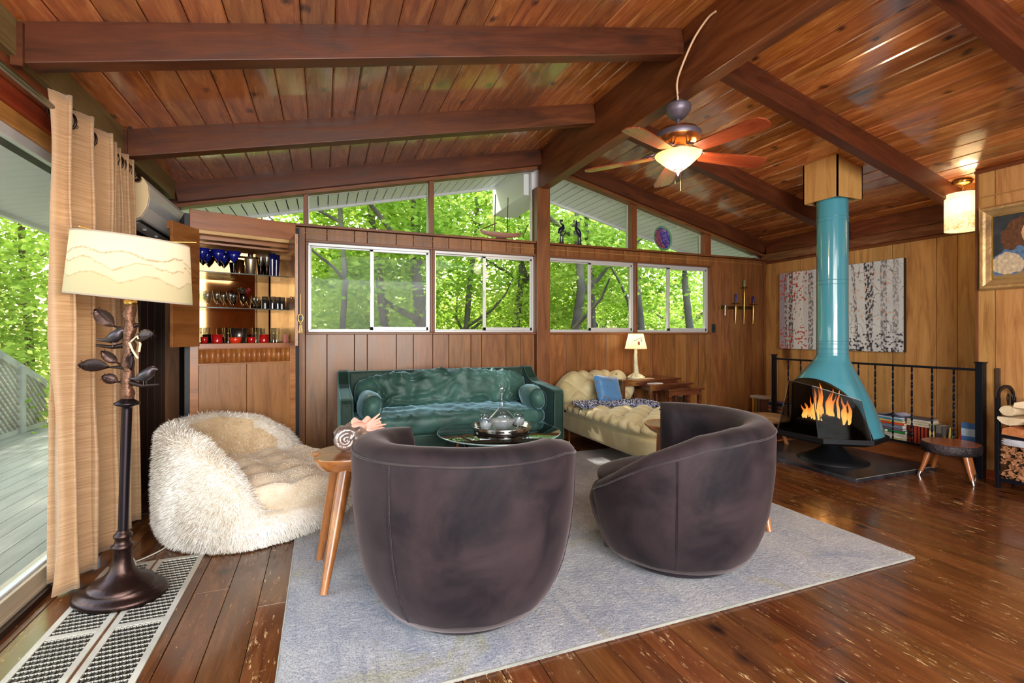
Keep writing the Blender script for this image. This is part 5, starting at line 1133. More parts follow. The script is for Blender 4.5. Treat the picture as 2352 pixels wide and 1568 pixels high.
book('brick-red tall book standing right of the tall stack', (5.27, 2.915, zL), (.19, .14, .02), 0, (136, 50, 30), 'standing books right of the red volumes', True, band=((40, 36, 36), .3, .6))
# left end of the ledge, by the corner
for i, (c, Tk, yy, lb) in enumerate((((196, 134, 52), .035, 4.69, 'ochre book standing at the far left end by the room corner'), ((116, 104, 50), .04, 4.645, 'olive book standing next to the ochre one by the corner'), ((110, 76, 62), .04, 4.60, 'brown book standing next to the olive one by the corner'))):
    book(lb, (5.25, yy, zL), (.20, .15, Tk), 0, c, 'books by the room corner', True)
z = zL + .201
for i, (c, tk, lb) in enumerate((((170, 160, 150), .018, 'grey paperback lying on the standing books by the corner'), ((206, 196, 184), .018, 'pale paperback topmost on the standing books by the corner'))):
    book(lb, (5.25, 4.64, z), (.20, .14, tk), R(3), c, 'books by the room corner'); z += tk
z = zL
for i, (c, tk, lb) in enumerate((((150, 150, 176), .024, 'grey-blue book at the bottom of the stack behind the far railing post'), ((176, 120, 80), .022, 'tan book second from the bottom behind the far railing post'), ((96, 88, 70), .03, 'olive-grey book in the stack behind the far railing post'), ((170, 160, 140), .024, 'beige book in the stack behind the far railing post'), ((190, 36, 36), .018, 'bright red book in the stack behind the far railing post'), ((120, 126, 140), .03, 'steel-grey book near the top behind the far railing post'), ((30, 30, 40), .028, 'black book near the top behind the far railing post'), ((80, 90, 170), .010, 'thin blue booklet topmost behind the far railing post'))):
    book(lb, (5.26, 4.36, z), (.22, .15, tk - .0005), R(random.uniform(-5, 5)), c, 'book stack behind the far railing post'); z += tk
book('blue and white illustrated paperback standing against the railing post', (5.23, 2.47, zL), (.26, .03, .10), R(8), (70, 120, 190), 'paperback by the post', True, band=((190, 214, 236), .55, .8))
# candles in a black holder
t = thing('candle_holder', 'low black candle holder on the ledge behind the bark stool', 'candle holder', (5.22, 2.565, zL)); MB().box(-.03, .03, -.095, .095, 0, .03).build('base', BLACK, t, bevel=.004)
for i in range(6): MB().lathe([(.012, 0), (.013, .028), (.010, .03)], 12, (0, .078 - .031 * i, .028)).build('cup', BLACK, t)
for i, (c, lean, lb) in enumerate((((214, 170, 84), .12, 'leaning gold taper candle leftmost in the black holder'), ((196, 160, 70), -.06, 'gold taper candle second from the left in the black holder'), ((92, 110, 92), .0, 'grey-green taper candle in the black holder'), ((196, 36, 44), -.22, 'red taper candle leaning right in the black holder'), ((198, 160, 80), -.08, 'gold taper candle right of the leaning red one'), ((206, 46, 50), .03, 'red taper candle rightmost in the black holder'))):
    k = thing('candle', lb, 'candle', (5.22, 2.643 - .031 * i, zL + .045), 0, 'taper candles in the black holder')
    MB().tube([(0, 0, 0), (0, lean * .09, .08), (0, lean * .17, .15)], [.009, .008, .004], 10).build('wax', plain('wax %d %d %d' % c, c, .4), k); MB().tube([(0, lean * .17, .15), (0, lean * .18, .158)], .001, 4).build('wick', BLACK, k)
k = thing('ivory_taper', 'tall pale ivory taper leaning at the left of the tall book stack', 'candle', (5.2, 3.225, zL)); MB().tube([(0, 0, 0), (0, .005, .2), (0, .022, .34)], [.012, .010, .003], 10).build('wax', plain('ivory wax', (214, 206, 160), .4), k)

# ------------------------------------------------------------------ stools
def stools():
    t = thing('bark_stool', 'small round tree-slice stool with dark bark edge and tapered legs by the railing post', 'stool', (4.86, 2.42, 0)); BK = plain('dark bark', (38, 32, 34), .5, bump=1.2, bscale=40, var=.7)
    def rr(a): return .205 + .008 * noise.noise(Vector((math.cos(a) * 2, math.sin(a) * 2, 0))) + .003 * noise.noise(Vector((math.cos(a) * 14, math.sin(a) * 14, 3)))
    N = 72; vs = [(rr(2 * PI * k / N) * s * math.cos(2 * PI * k / N), rr(2 * PI * k / N) * s * .92 * math.sin(2 * PI * k / N), z) for s, z in ((.93, .215), (1.0, .225), (1.01, .265), (1.0, .292), (.97, .297)) for k in range(N)]
    MB().add(vs, [(i * N + k, i * N + (k + 1) % N, (i + 1) * N + (k + 1) % N, (i + 1) * N + k) for i in range(4) for k in range(N)] + [tuple(range(N - 1, -1, -1))], True).build('bark', BK, t)
    MB().add([(v[0] * .995, v[1] * .995, .2985) for v in vs[-N:]] + vs[-N:], [tuple(range(N))] + [(k + N, (k + 1) % N + N, (k + 1) % N, k) for k in range(N)]).build('top', wood('slice top', (120, 58, 30), (154, 84, 48), (176, 104, 64), 0, .3, var=.02, coat=.4), t)
    for ax, ay in ((-.10, .10), (-.06, -.13), (.13, -.05), (.08, .13)):
        lg = MB().tube([(ax, ay, .22), (ax * 1.25, ay * 1.25, .10), (ax * 1.42, ay * 1.42, .03)], [.024, .019, .014], 14).build('leg', HONEYZ, t); MB().tube([(ax * 1.42, ay * 1.42, .035), (ax * 1.5, ay * 1.5, 0)], [.0145, .012], 12).build('ferrule', SILVER, lg)
    t = thing('slab_bench', 'rough live-edge wooden slab stool between the right swivel chair and the fireplace', 'stool', (4.45, 3.86, h_ := .001)); SW = wood('slab wood', (120, 84, 52), (168, 128, 88), (196, 164, 124), 1, .6, var=.02)
    def r2(a): return .24 + .05 * noise.noise(Vector((math.cos(a) * 1.6, math.sin(a) * 1.6, 5))) + .02 * math.sin(3 * a)
    vs = [(r2(2 * PI * k / N) * s * math.cos(2 * PI * k / N), r2(2 * PI * k / N) * s * math.sin(2 * PI * k / N), z) for s, z in ((.85, .255), (1.0, .275), (.99, .305), (.95, .315)) for k in range(N)]
    MB().add(vs, [(i * N + k, i * N + (k + 1) % N, (i + 1) * N + (k + 1) % N, (i + 1) * N + k) for i in range(3) for k in range(N)] + [tuple(range(N - 1, -1, -1)), tuple(range(3 * N, 4 * N))], True).build('slab', SW, t)
    for a in (.6, 2.2, 3.8, 5.4): MB().tube([(.12 * math.cos(a), .12 * math.sin(a), .27), (.16 * math.cos(a + .1), .15 * math.sin(a + .1), .15), (.2 * math.cos(a), .2 * math.sin(a), 0)], [.026, .02, .022], 10).build('leg', plain('branch leg', (146, 96, 62), .7, bump=.5, bscale=20, var=.3), t)
stools()

# ------------------------------------------------------------------ firewood rack
def rack():
    t = thing('log_rack', 'black metal firewood rack with an arched end against the right wall', 'rack', (4.89, 1.32, 0)); W_, L = .22, .81
    for y in (0, L):
        for x in (0, W_): bx('post', IRON, t, x - .013, x + .013, y - .012, y + .012, 0, .70, .002)
        pts = [(W_ / 2 - (W_ / 2) * math.cos(a), y, .70 + .085 * math.sin(a)) for a in np.linspace(0, PI, 13)]
        m = MB(); 
        for a, b in zip(pts[:-1], pts[1:]): m.bar(a, b, .026, .010, up=(0, 1, 0))
        m.build('arch', IRON, t)
    for z in (.055, .40):
        for x in (0, W_): bx('side_rail', IRON, t, x - .006, x + .006, 0, L, z, z + .03, .001)
        for y in (0, L): bx('end_rail', IRON, t, 0, W_, y - .006, y + .006, z, z + .03, .001)
    m = MB()
    for k in range(6): m.box(.0, W_, .10 + k * .13, .12 + k * .13, .40, .408)
    m.build('shelf_slats', IRON, t); bx('bottom_plate', IRON, t, .0, W_, 0, L, .058, .064)
    for i, (x, y) in enumerate(((.06, L - .035), (.145, L - .03))):
        f = thing('fire_tool', ['black fire tool with a looped handle hanging at the left of the rack arch', 'black fire tool with a looped handle hanging in the middle of the rack arch'][i], 'tool', (4.89 + x, 1.32 + y, 0), 0, 'fire tools on the rack')
        MB().tube([(.014 * math.sin(a), 0, .70 - .032 * math.cos(a)) for a in np.linspace(0, 2 * PI, 18)], .005, 6, False).build('handle_loop', BLACK, f); MB().tube([(0, 0, .67), (0, 0, .45)], .006, 8).build('shaft', BLACK, f)
    BW = wood('birch split', (196, 166, 126), (222, 198, 164), (236, 218, 190), 0, .7, var=.1); OW = wood('orange split', (160, 84, 44), (196, 120, 70), (214, 150, 100), 0, .7, var=.1)
    def logp(lb, x, y, z, w, h, L_, mt, rz_=0, kind='half', ry=0):
        k = thing('log', lb, 'log', (x, y, z), R(rz_), 'firewood on the rack')
        pr = {'half': [(-w / 2, h * .1), (-w * .3, -h * .35), (0, -h * .5), (w * .32, -h * .38), (w / 2, h * .1), (w / 2, h * .35), (-w / 2, h * .42)], 'wedge': [(-w / 2, -h / 2), (w / 2, -h * .42), (w * .45, h * .2), (w * .1, h / 2), (-w * .45, h * .3)], 'round': [(w / 2 * math.cos(a), h / 2 * math.sin(a)) for a in np.linspace(0, 2 * PI, 13)[:-1]]}[kind]
        n_ = len(pr); vs = [(-L_ / 2 + .004 * (i % 2), a, b) for i, (a, b) in enumerate(pr)] + [(L_ / 2, a, b) for a, b in pr]
        MB().add(vs, [tuple(range(n_ - 1, -1, -1)), tuple(range(n_, 2 * n_))] + [(i, (i + 1) % n_, (i + 1) % n_ + n_, i + n_) for i in range(n_)]).build('wood', mt, k, rot=(0, R(ry), 0), bevel=.003)
    y0 = 1.32 + L - .09
    logp('orange split log lowest on the rack at its left end', 4.99, y0, .455, .13, .075, .24, OW, 0, 'wedge')
    logp('orange wedge log lowest on the rack, second from the left', 4.99, y0 - .15, .455, .12, .08, .24, OW, 4, 'wedge')
    logp('pale half-round log in the second layer of the rack', 4.99, y0 - .0, .535, .15, .07, .27, BW, -4, 'half')
    logp('pale split log in the second layer, farther right', 4.99, y0 - .165, .54, .14, .075, .26, BW, 3, 'wedge')
    logp('pale round log with a knot lying left in the third layer', 4.985, y0 + .02, .612, .10, .08, .26, BW, 0, 'round')
    logp('wide pale split log topmost on the firewood', 4.99, y0 - .07, .668, .16, .06, .27, BW, 10, 'wedge')
    nwp = thing('newspapers', 'pile of folded newspapers on the wood chips in the rack', 'newspaper', (4.90, 1.36, .345)); m = MB()
    for k in range(8): m.add([(-.005 + .01 * (k % 2), .05 + .01 * k, .006 * k), (.19, .04, .006 * k + .004), (.19, .72, .006 * k + .002), (-.01, .735 + .008 * (k % 3), .006 * k - .002), (-.005 + .01 * (k % 2), .05 + .01 * k, .006 * k + .004), (.19, .04, .006 * k + .008), (.19, .72, .006 * k + .006), (-.01, .735 + .008 * (k % 3), .006 * k + .002)], [(3, 2, 1, 0), (4, 5, 6, 7), (0, 1, 5, 4), (1, 2, 6, 5), (2, 3, 7, 6), (3, 0, 4, 7)])
    m.build('sheets', plain('newsprint', (196, 196, 206), .7, var=.2, bscale=60), nwp)
    m = MB(); rg = random.Random(3)
    for k in range(1100):
        c = Vector((rg.uniform(.015, W_ - .01), rg.uniform(.02, L - .015), rg.uniform(.07, .335))) if rg.random() > .45 else Vector((rg.choice((.012, .02)), rg.uniform(.02, L - .015), rg.uniform(.07, .335)))
        s = rg.uniform(.010, .022); M_ = T(*c) @ Matrix.Rotation(rg.uniform(0, 6), 4, Vector((rg.uniform(-1, 1), rg.uniform(-1, 1), rg.uniform(-1, 1))).normalized())
        m.box(-s, s, -s * .7, s * .6, -.004, .004, M_)
    ch = m.build('wood_chips', wood('chips', (96, 54, 32), (168, 112, 76), (206, 160, 122), 0, .8, var=.1, grain=8)); ch.location = (4.89, 1.32, 0); tag(ch, 'heap of brown wood chips filling the bottom of the firewood rack', 'wood chips', kind='stuff')
    bx('liner', plain('liner', (60, 40, 28), .9), t, .03, W_ - .0, .03, L - .03, .065, .30)
rack()
# ------------------------------------------------------------------ nesting tables, table lamp
def nest():
    def tb(lb, x0, x1, y0, y1, h, zz):
        t = thing('nesting_table', lb, 'table', ((x0 + x1) / 2, (y0 + y1) / 2, 0), 0, 'mahogany nesting tables'); hx, hy = (x1 - x0) / 2, (y1 - y0) / 2
        bx('top', MAHOG, t, -hx, hx, -hy, hy, h - .022, h, .006); bx('apron', MAHOG, t, -hx + .03, hx - .03, -hy + .03, -hy + .045, h - .075, h - .022); bx('apron', MAHOG, t, -hx + .03, hx - .03, hy - .045, hy - .03, h - .075, h - .022)
        for s in (-1, 1):
            bx('apron', MAHOG, t, s * (hx - .0375) - .0075, s * (hx - .0375) + .0075, -hy + .045, hy - .045, h - .075, h - .022)
            for q in (-1, 1): bx('leg', MAHOG, t, s * (hx - .045) - .017, s * (hx - .045) + .017, q * (hy - .045) - .017, q * (hy - .045) + .017, 0, h - .022, .003)
    tb('largest mahogany nesting table, carrying the birch lamp by the wall', 3.42, 4.02, 4.44, 4.90, .70, 0) if False else tb('largest mahogany nesting table, carrying the birch lamp by the wall', 3.05, 3.86, 4.50, 4.90, .69, 0)
    tb('middle mahogany nesting table pulled out under the largest one', 3.34, 3.95, 4.40, 4.78, .640, 0)
    tb('smallest mahogany nesting table, front and lowest of the three', 3.52, 4.02, 4.30, 4.62, .588, 0)
    b = thing('booklet', 'white booklet lying on the middle nesting table', 'book', (3.46, 4.46, .6405), R(10)); MB().box(-.07, .07, -.05, .05, 0, .008).build('pages', plain('white paper', (222, 222, 226), .6), b)
    b = thing('notepad', 'cream notepad under the birch lamp on the largest nesting table', 'notepad', (3.42, 4.56, .6905), R(5)); MB().box(-.07, .07, -.05, .05, 0, .004).build('pages', plain('cream paper', (226, 206, 160), .6), b)
    c = thing('picture_frame', 'low grey framed panel leaning against the wall beside the nesting tables', 'frame', (4.22, 4.90, 0), 0); MB().box(-.09, .09, -.012, .012, 0, .42).build('panel', plain('panel brown', (70, 44, 30), .6), c); MB().bar((-.09, -.014, .42), (.09, -.014, .42), .018).bar((.08, -.014, .0), (.08, -.014, .42), .015).build('edge', plain('frame grey', (132, 122, 108), .5), c)
    t = thing('table_lamp', 'birch-trunk table lamp with a cream tapered shade painted with a leafy twig', 'lamp', (3.36, 4.68, .6905)); BI = plain('birch bark', (216, 202, 172), .6, bump=.6, bscale=30, var=.25)
    MB().tube([(0, 0, .0), (.005, 0, .06), (0, .002, .15), (-.004, 0, .25), (0, 0, .34)], [.045, .030, .024, .021, .018], 14).build('trunk', BI, t)
    m = MB()
    for k in range(9):
        a = k * .7; m.tube([(0, 0, .05), (.05 * math.cos(a), .05 * math.sin(a), .028), (.10 * math.cos(a + .1), .10 * math.sin(a + .1), .006)], [.022, .018, .008], 8)
    m.lathe([(.10, 0), (.105, .008), (.06, .02), (.001, .03)], 24); m.build('root_base', BI, t)
    for k in range(7): MB().ball(.006, (.021 * math.cos(k * 2.2), -abs(.021 * math.sin(k * 2.2)), .09 + .035 * k), (1.2, .6, .5), 8).build('bark_knot', plain('dark knot', (70, 56, 44), .8), t)
    n_, v_ = 120, 40; cols = []; ang = R(-115)
    m = MB().grid(lambda u, v: ((.125 - .042 * v) * math.cos(2 * PI * u), (.125 - .042 * v) * math.sin(2 * PI * u), .335 + .175 * v), n_, v_, True)
    for j in range(v_ + 1):
        for i in range(n_):
            a = (2 * PI * i / n_ - ang + PI) % (2 * PI) - PI; x = a * 1.0; v = j / v_; c = (242, 222, 170)
            if abs(v - (.62 + .10 * math.sin(x * 3))) < .022 and -.55 < x < .75: c = (70, 44, 28)
            for lx, lv, s in ((.12, .38, .13), (.45, .55, .09)):
                if ((x - lx) / s) ** 2 + ((v - lv) / (s * 1.1)) ** 2 < 1: c = (92, 54, 34)
            if v < .03 or v > .97: c = (206, 178, 130)
            cols.append(lin(c))
    m.build('shade', painted('twig shade', .8, .6, .45), t, colors=cols)
    MB().ball(.022, (0, 0, .41)).build('bulb', MATS['lit bulb'], t); MB().bar((-.082, 0, .505), (.082, 0, .505), .003).bar((0, 0, .33), (0, 0, .505), .005).build('shade_holder', BRASS, t)
    lg = bpy.data.lights.new('table_lamp_light', 'POINT'); lg.energy = 3.2; lg.color = (1, .72, .42); lg.shadow_soft_size = .03; lo = bpy.data.objects.new('table_lamp_light', lg); COL.objects.link(lo); lo.parent = t; lo.location = (0, 0, .44)
    tag(MB().tube([(3.28, 4.76, .70), (3.20, 4.80, .705), (3.10, 4.86, .70), (3.03, 4.92, .66), (3.02, 4.93, .3)], .003, 6).build('lamp_cord', plain('brown cord', (70, 40, 26), .6)), 'brown cord of the birch lamp running over the nesting table edge', 'cord')
nest()

# ------------------------------------------------------------------ bar cabinet (diagonal in the corner)
def cabinet():
    O = Vector((-.575, 4.35, 0)); A = math.atan2(.24, .71); t = thing('bar_cabinet', 'tall veneered bar cabinet with open doors and mirrored glass shelves across the left corner', 'cabinet', tuple(O), A)
    hx, D, H = .375, .36, 2.13; SB = plain('cabinet black side', (10, 12, 20), .5)
    bx('side_panel', SB, t, -hx - .03, -hx, .02, D, 0, H - .03); bx('side_panel', SB, t, hx, hx + .035, .02, D, 0, H - .03)
    bx('back_panel', SB, t, -hx, hx, D - .015, D, 0, H - .03)
    bx('top_fascia', wood('fascia veneer', (108, 58, 26), (142, 84, 42), (160, 100, 54), 0, .35, var=.03), t, -hx, hx, 0, .022, 1.985, H, .003)
    bx('top_board', CABW, t, -hx, hx, .022, D, 1.985, 2.005); bx('cornice', wood('light ply', (160, 116, 62), (188, 146, 90), (204, 168, 112), 0, .4, var=.02), t, -hx + .055, hx - .04, -.012, .03, 1.955, 1.985, .004); bx('header_rail', CABW, t, -hx + .055, hx - .04, .02, .06, 1.885, 1.90)
    bx('stile', CABW, t, -hx, -hx + .055, 0, .03, .05, 1.985, .002); bx('stile', CABW, t, hx - .045, hx, 0, .03, .05, 1.985, .002)
    bx('interior_side', CABW, t, -hx + .045, -hx + .055, .03, D - .02, 1.10, 1.985); bx('interior_side', CABW, t, hx - .045, hx - .035, .03, D - .02, 1.10, 1.985)
    MIR = plain('bronze mirror', (160, 122, 78), .04, 1); bx('mirror', MIR, t, -hx + .055, hx - .045, D - .03, D - .022, 1.13, 1.93)
    bx('interior_head', CABW, t, -hx + .055, hx - .045, .06, D - .02, 1.925, 1.985); bx('interior_floor', CABW, t, -hx + .055, hx - .045, .02, D - .02, 1.095, 1.118); bx('front_rail', CABW, t, -hx + .055, hx - .045, -.004, .02, 1.085, 1.125, .003)
    GE = glassy('shelf glass', (214, 226, 222), .16)
    for z in (1.405, 1.68): s = bx('glass_shelf', GE, t, -hx + .056, hx - .046, .03, D - .035, z - .008, z); bx('shelf_edge', plain('glass dark edge', (44, 58, 52), .2), s, 0, 0, 0, 0, 0, 0) if False else bx('shelf_edge', plain('glass dark edge', (44, 58, 52), .2), t, -hx + .056, hx - .046, .026, .03, z - .008, z)
    m = MB(); n = 18
    for k in range(n):
        x0 = -hx + .055 + (2 * hx - .10) * k / n; x1 = -hx + .055 + (2 * hx - .10) * (k + 1) / n; 
        m = MB(); m.add([(x0, .0, z) for z in (.972, 1.082)] + [(x0 + (x1 - x0) * q, -.018 * math.sin(PI * q), z) for q in (.25, .5, .75) for z in (.972, 1.082)] + [(x1, .0, z) for z in (.972, 1.082)], [(2 * i, 2 * i + 2, 2 * i + 3, 2 * i + 1) for i in range(4)] + [(0, 8, 6, 4, 2), (1, 3, 5, 7, 9)], True); m.build('flute', CABW, t)
    bx('fluted_back', CABW, t, -hx + .055, hx - .045, .002, .02, .96, 1.09)
    for s, (a, b) in enumerate(((-hx + .056, .003), (.006, hx - .046))): 
        d = bx('door', wood('worn door veneer', (104, 62, 26), (142, 92, 44), (158, 108, 56), 2, .35, var=.05), t, a, b, -.004, .018, .10, .962, .002)
    bx('plinth', BLACK, t, -hx, hx, .02, D, 0, .10)
    # open upper doors, hinged on the stiles
    def door(hxp, ang, lb, Ld):
        q = MB().box(0, Ld, -.010, .010, 0, .875); o = q.build('upper_door', CABW, t, (hxp, -.0, 1.105), (0, 0, ang), bevel=.002); o['label'] = lb; return o
    dl = door(-hx + .055, R(-127), 'upper left door swung open', .315); bx('lock_block', CABW, dl, .27, .31, -.03, -.01, .82, .875)
    dr_ = door(hx - .045, R(-97), 'upper right door swung open, seen edge-on', .335); MB().box(.30, .337, -.013, -.010, 0, .875).build('edge_strip', MATS['light ply'], dr_); MB().lathe([(.006, 0), (.012, .006), (.012, .016), (.001, .02)], 14, M=T(.2, -.01, .38) @ Matrix.Rotation(R(90), 4, 'X')).build('lock', SILVER, dr_)
    k = thing('hinge_catch', 'small steel catch on the cabinet stile', 'catch', (0, 0, 0)) if False else None
    def W(x, y, z): v = RZ(A) @ Vector((x, y, z)) + O; return (v.x, v.y, v.z)
    # things on the shelves
    BG = plain('cobalt glass', (16, 30, 140), .08, trans=.35, coat=.5); CL = CLEAR; RD = plain('ruby glass', (178, 22, 24), .12, coat=.5, trans=.15); SM = glassy('smoky glass', (190, 186, 178), .12)
    z1, z2, z3 = 1.6805, 1.4055, 1.1185
    proto = None
    lbs = ['cobalt blue cocktail glass cut off by the left edge of the cabinet opening', 'cobalt blue cocktail glass second from the left in the front on the top shelf', 'cobalt blue cocktail glass nearest the steel shaker, front of the top shelf', 'cobalt blue cocktail glass at the back left of the top shelf', 'cobalt blue cocktail glass at the back middle of the top shelf']
    for i, (x, y) in enumerate(((-.285, .10), (-.175, .11), (-.065, .12), (-.235, .23), (-.115, .24))):
        if proto is None:
            proto = thing('cocktail_glass', lbs[i], 'glass', W(x, y, z1), 0, 'blue cocktail glasses on the top shelf')
            MB().lathe([(.004, .088), (.030, .122), (.056, .178), (.054, .178), (.028, .125), (.001, .094)], 28, cap=False).build('bowl', BG, proto); MB().lathe([(.032, 0), (.030, .003), (.006, .008), (.0035, .02), (.0035, .09)], 16).build('stem', CL, proto)
        else: copy_thing(proto, W(x, y, z1), 0, lbs[i])
    s = thing('cocktail_shaker', 'brushed steel cocktail shaker standing in the middle of the top shelf', 'shaker', W(.055, .11, z1)); MB().lathe([(.028, 0), (.030, .002), (.044, .12), (.045, .128), (.030, .148), (.022, .15)], 28).build('body', plain('brushed pewter', (176, 162, 136), .35, .9), s); MB().lathe([(.020, .148), (.020, .176), (.016, .18), (.001, .181)], 20).build('cap', SILVER, s)
    s = thing('steel_cup', 'tall dark metal cup behind the shaker on the top shelf', 'cup', W(-.005, .23, z1)); MB().lathe([(.026, 0), (.040, .13), (.038, .13), (.024, .004), (.001, .004)], 24).build('body', plain('dark copper cup', (120, 80, 44), .25, .9), s)
    for i, (x, y, lb) in enumerate(((.135, .12, 'clear champagne flute left of the blue vases on the top shelf'), (.175, .10, 'clear champagne flute touching the blue vases on the top shelf'))):
        s = thing('champagne_flute', lb, 'glass', W(x, y, z1), 0, 'flutes on the top shelf'); MB().lathe([(.026, 0), (.005, .006), (.004, .07), (.018, .10), (.023, .15), (.020, .19), (.018, .19), (.021, .15), (.015, .10), (.001, .08)], 22).build('bowl', CL, s)
    for i, (x, y, lb) in enumerate(((.222, .12, 'tall cobalt blue vase, left one of two on the top shelf'), (.262, .16, 'tall cobalt blue vase, right one of two on the top shelf'))):
        s = thing('blue_vase', lb, 'vase', W(x, y, z1), 0, 'blue vases on the top shelf'); MB().lathe([(.020, 0), (.022, .05), (.028, .14), (.030, .19), (.028, .19), (.020, .03), (.001, .02)], 22).build('body', plain('dark cobalt glass', (10, 18, 72), .08, coat=.6), s)
    gob = None
    gl = ['leftmost', 'second from the left', 'third from the left', 'fourth from the left', 'fifth from the left', 'sixth from the left']
    for i, x in enumerate((-.285, -.235, -.185, -.125, -.09, -.055)):
        lb = 'clear stemmed goblet on the middle shelf, %s of the six' % gl[i]
        if gob is None:
            gob = thing('goblet', lb, 'glass', W(x, .10, z2), 0, 'clear goblets on the middle shelf'); MB().lathe([(.024, 0), (.022, .003), (.005, .010), (.004, .045), (.018, .062), (.031, .095), (.029, .130), (.027, .130), (.029, .095), (.016, .066), (.001, .056)], 24).build('bowl', CL, gob)
        else: copy_thing(gob, W(x, .10 + .09 * (i % 2), z2), 0, lb)
    s = thing('swizzle_vase', 'glass holding dark red and green party stirrers in the middle shelf centre', 'glass', W(.005, .12, z2)); MB().lathe([(.022, 0), (.006, .01), (.006, .04), (.028, .07), (.032, .12), (.030, .12), (.024, .07), (.001, .05)], 20).build('glass', SM, s)
    rg = random.Random(9)
    for k in range(12):
        a = rg.uniform(0, 6.28); r_ = rg.uniform(.02, .07); c = rg.choice(((120, 20, 24), (24, 60, 34), (30, 24, 24), (150, 30, 30)))
        b = MB().tube([(0, 0, .06), (r_ * math.cos(a), r_ * math.sin(a) * .6, .13 + rg.uniform(0, .035))], .002, 5); b.ball(.011, (r_ * math.cos(a), r_ * math.sin(a) * .6, .14 + rg.uniform(0, .03)), (1, .5, .8), 8); b.build('stirrer', plain('stirrer %d' % c[0], c, .5), s)
    for i, x in enumerate((.085, .12)):
        s = copy_thing(gob, W(x, .13 + .05 * i, z2), 0, ['small clear goblet just right of the party stirrers', 'small clear goblet next to the frosted tumblers on the middle shelf'][i]); s.scale = (.75, .75, .8)
    tum = None
    for i, (x, y) in enumerate(((.165, .12), (.215, .09), (.262, .11), (.300, .13))):
        lb = 'frosted blue-based tumbler on the middle shelf, %s of four' % ('first from the left', 'second from the left', 'third from the left', 'rightmost')[i]
        if tum is None:
            tum = thing('highball_glass', lb, 'glass', W(x, y, z2), 0, 'frosted tumblers on the middle shelf'); MB().lathe([(.023, 0), (.024, .105), (.0225, .105), (.0215, .006), (.001, .006)], 22).build('body', glassy('frosted', (214, 218, 222), .14, .3), tum); MB().lathe([(.0245, .002), (.0247, .048)], 22, cap=False).build('blue_base', glassy('blue grey', (140, 160, 180), .12, .2), tum)
        else: copy_thing(tum, W(x, y, z2), 0, lb)
    ml = None; pl = ['leftmost', 'second from the left', 'third from the left', 'fourth from the left', 'fifth from the left', 'sixth from the left', 'seventh from the left', 'rightmost']
    for i, x in enumerate((-.295, -.235, -.10, -.06, .10, .145, .235, .285)):
        lb = 'straight clear glass on the bottom shelf, %s of eight' % pl[i]
        if ml is None:
            ml = thing('mixing_glass', lb, 'glass', W(x, .20, z3), 0, 'clear glasses on the bottom shelf'); MB().lathe([(.021, 0), (.024, .13), (.0225, .13), (.020, .01), (.001, .01)], 20).build('body', CL, ml); MB().lathe([(.0245, .085), (.0247, .088)], 20, cap=False).build('gold_band', BRASS, ml)
        else: copy_thing(ml, W(x, .14 + .10 * (i % 2), z3), 0, lb)
    for i, (x, y, r_, h_, lb) in enumerate(((-.272, .075, .024, .055, 'small ruby red cup leftmost on the bottom shelf'), (-.185, .09, .038, .075, 'wide ruby red tumbler second from the left on the bottom shelf'), (-.065, .06, .044, .052, 'orange-red bowl in the middle of the bottom shelf'), (.050, .06, .028, .055, 'small red bowl right of the middle on the bottom shelf'), (.150, .09, .036, .075, 'ruby red tumbler rightmost on the bottom shelf'))):
        s = thing('red_cup', lb, 'cup', W(x, y, z3), 0, 'red glassware on the bottom shelf'); MB().lathe([(r_ * .55, 0), (r_ * .9, h_ * .25), (r_, h_ * .6), (r_ * 1.02, h_), (r_ * .96, h_), (r_ * .9, h_ * .4), (.001, h_ * .15)] if i in (0, 2, 3) else [(r_ * .9, 0), (r_, .01), (r_, h_), (r_ * .95, h_), (r_ * .93, .008), (.001, .008)], 26).build('bowl', RD if i != 2 else plain('orange red glaze', (206, 52, 24), .15, coat=.5), s); MB().tube([(r_ * math.cos(a), r_ * math.sin(a), h_) for a in np.linspace(0, 2 * PI, 22)], .0015, 5, False).build('rim', CL, s)
    s = thing('frosted_bowl', 'frosted grey glass bowl behind the red bowls on the bottom shelf', 'bowl', W(-.02, .16, z3)); MB().lathe([(.03, 0), (.05, .03), (.066, .125), (.064, .125), (.045, .03), (.001, .01)], 26).build('bowl', MATS['frosted'], s)
    s = thing('red_box', 'small pinkish red box standing at the right end of the bottom shelf', 'box', W(.305, .05, z3)); MB().box(-.012, .012, -.02, .02, 0, .075).build('body', plain('pink box', (176, 78, 70), .5), s)
    s = thing('key_tassel', 'ornate gilt key tassel hanging on the outside of the open right cabinet door', 'ornament', W(hx - .0, -.30, 1.21)); GT_ = plain('pale gilt', (206, 172, 112), .35, .5)
    s.location = (-.168, 4.12, 1.205)
    MB().tube([(0, 0, .15), (0, 0, .305)], .003, 6).build('cord', GT_, s); m = MB()
    m.tube([(.018 * math.cos(a), 0, .115 + .032 * math.sin(a)) for a in np.linspace(0, 2 * PI, 20)], .006, 6, False); m.build('ring', GT_, s); m = MB()
    for k in range(8): m.tube([(0, 0, .082), (.009 * math.cos(k), .006 * math.sin(k), .05), (.013 * math.cos(k * .8), .009 * math.sin(k * .8), 0)], .0035, 5)
    m.ball(.012, (0, 0, .075)); m.build('tassel', GT_, s); MB().ball(.012, (.004, 0, .118), (1, .6, 1.4), 10).build('bead', plain('blue bead', (80, 96, 130), .3), s)
cabinet()

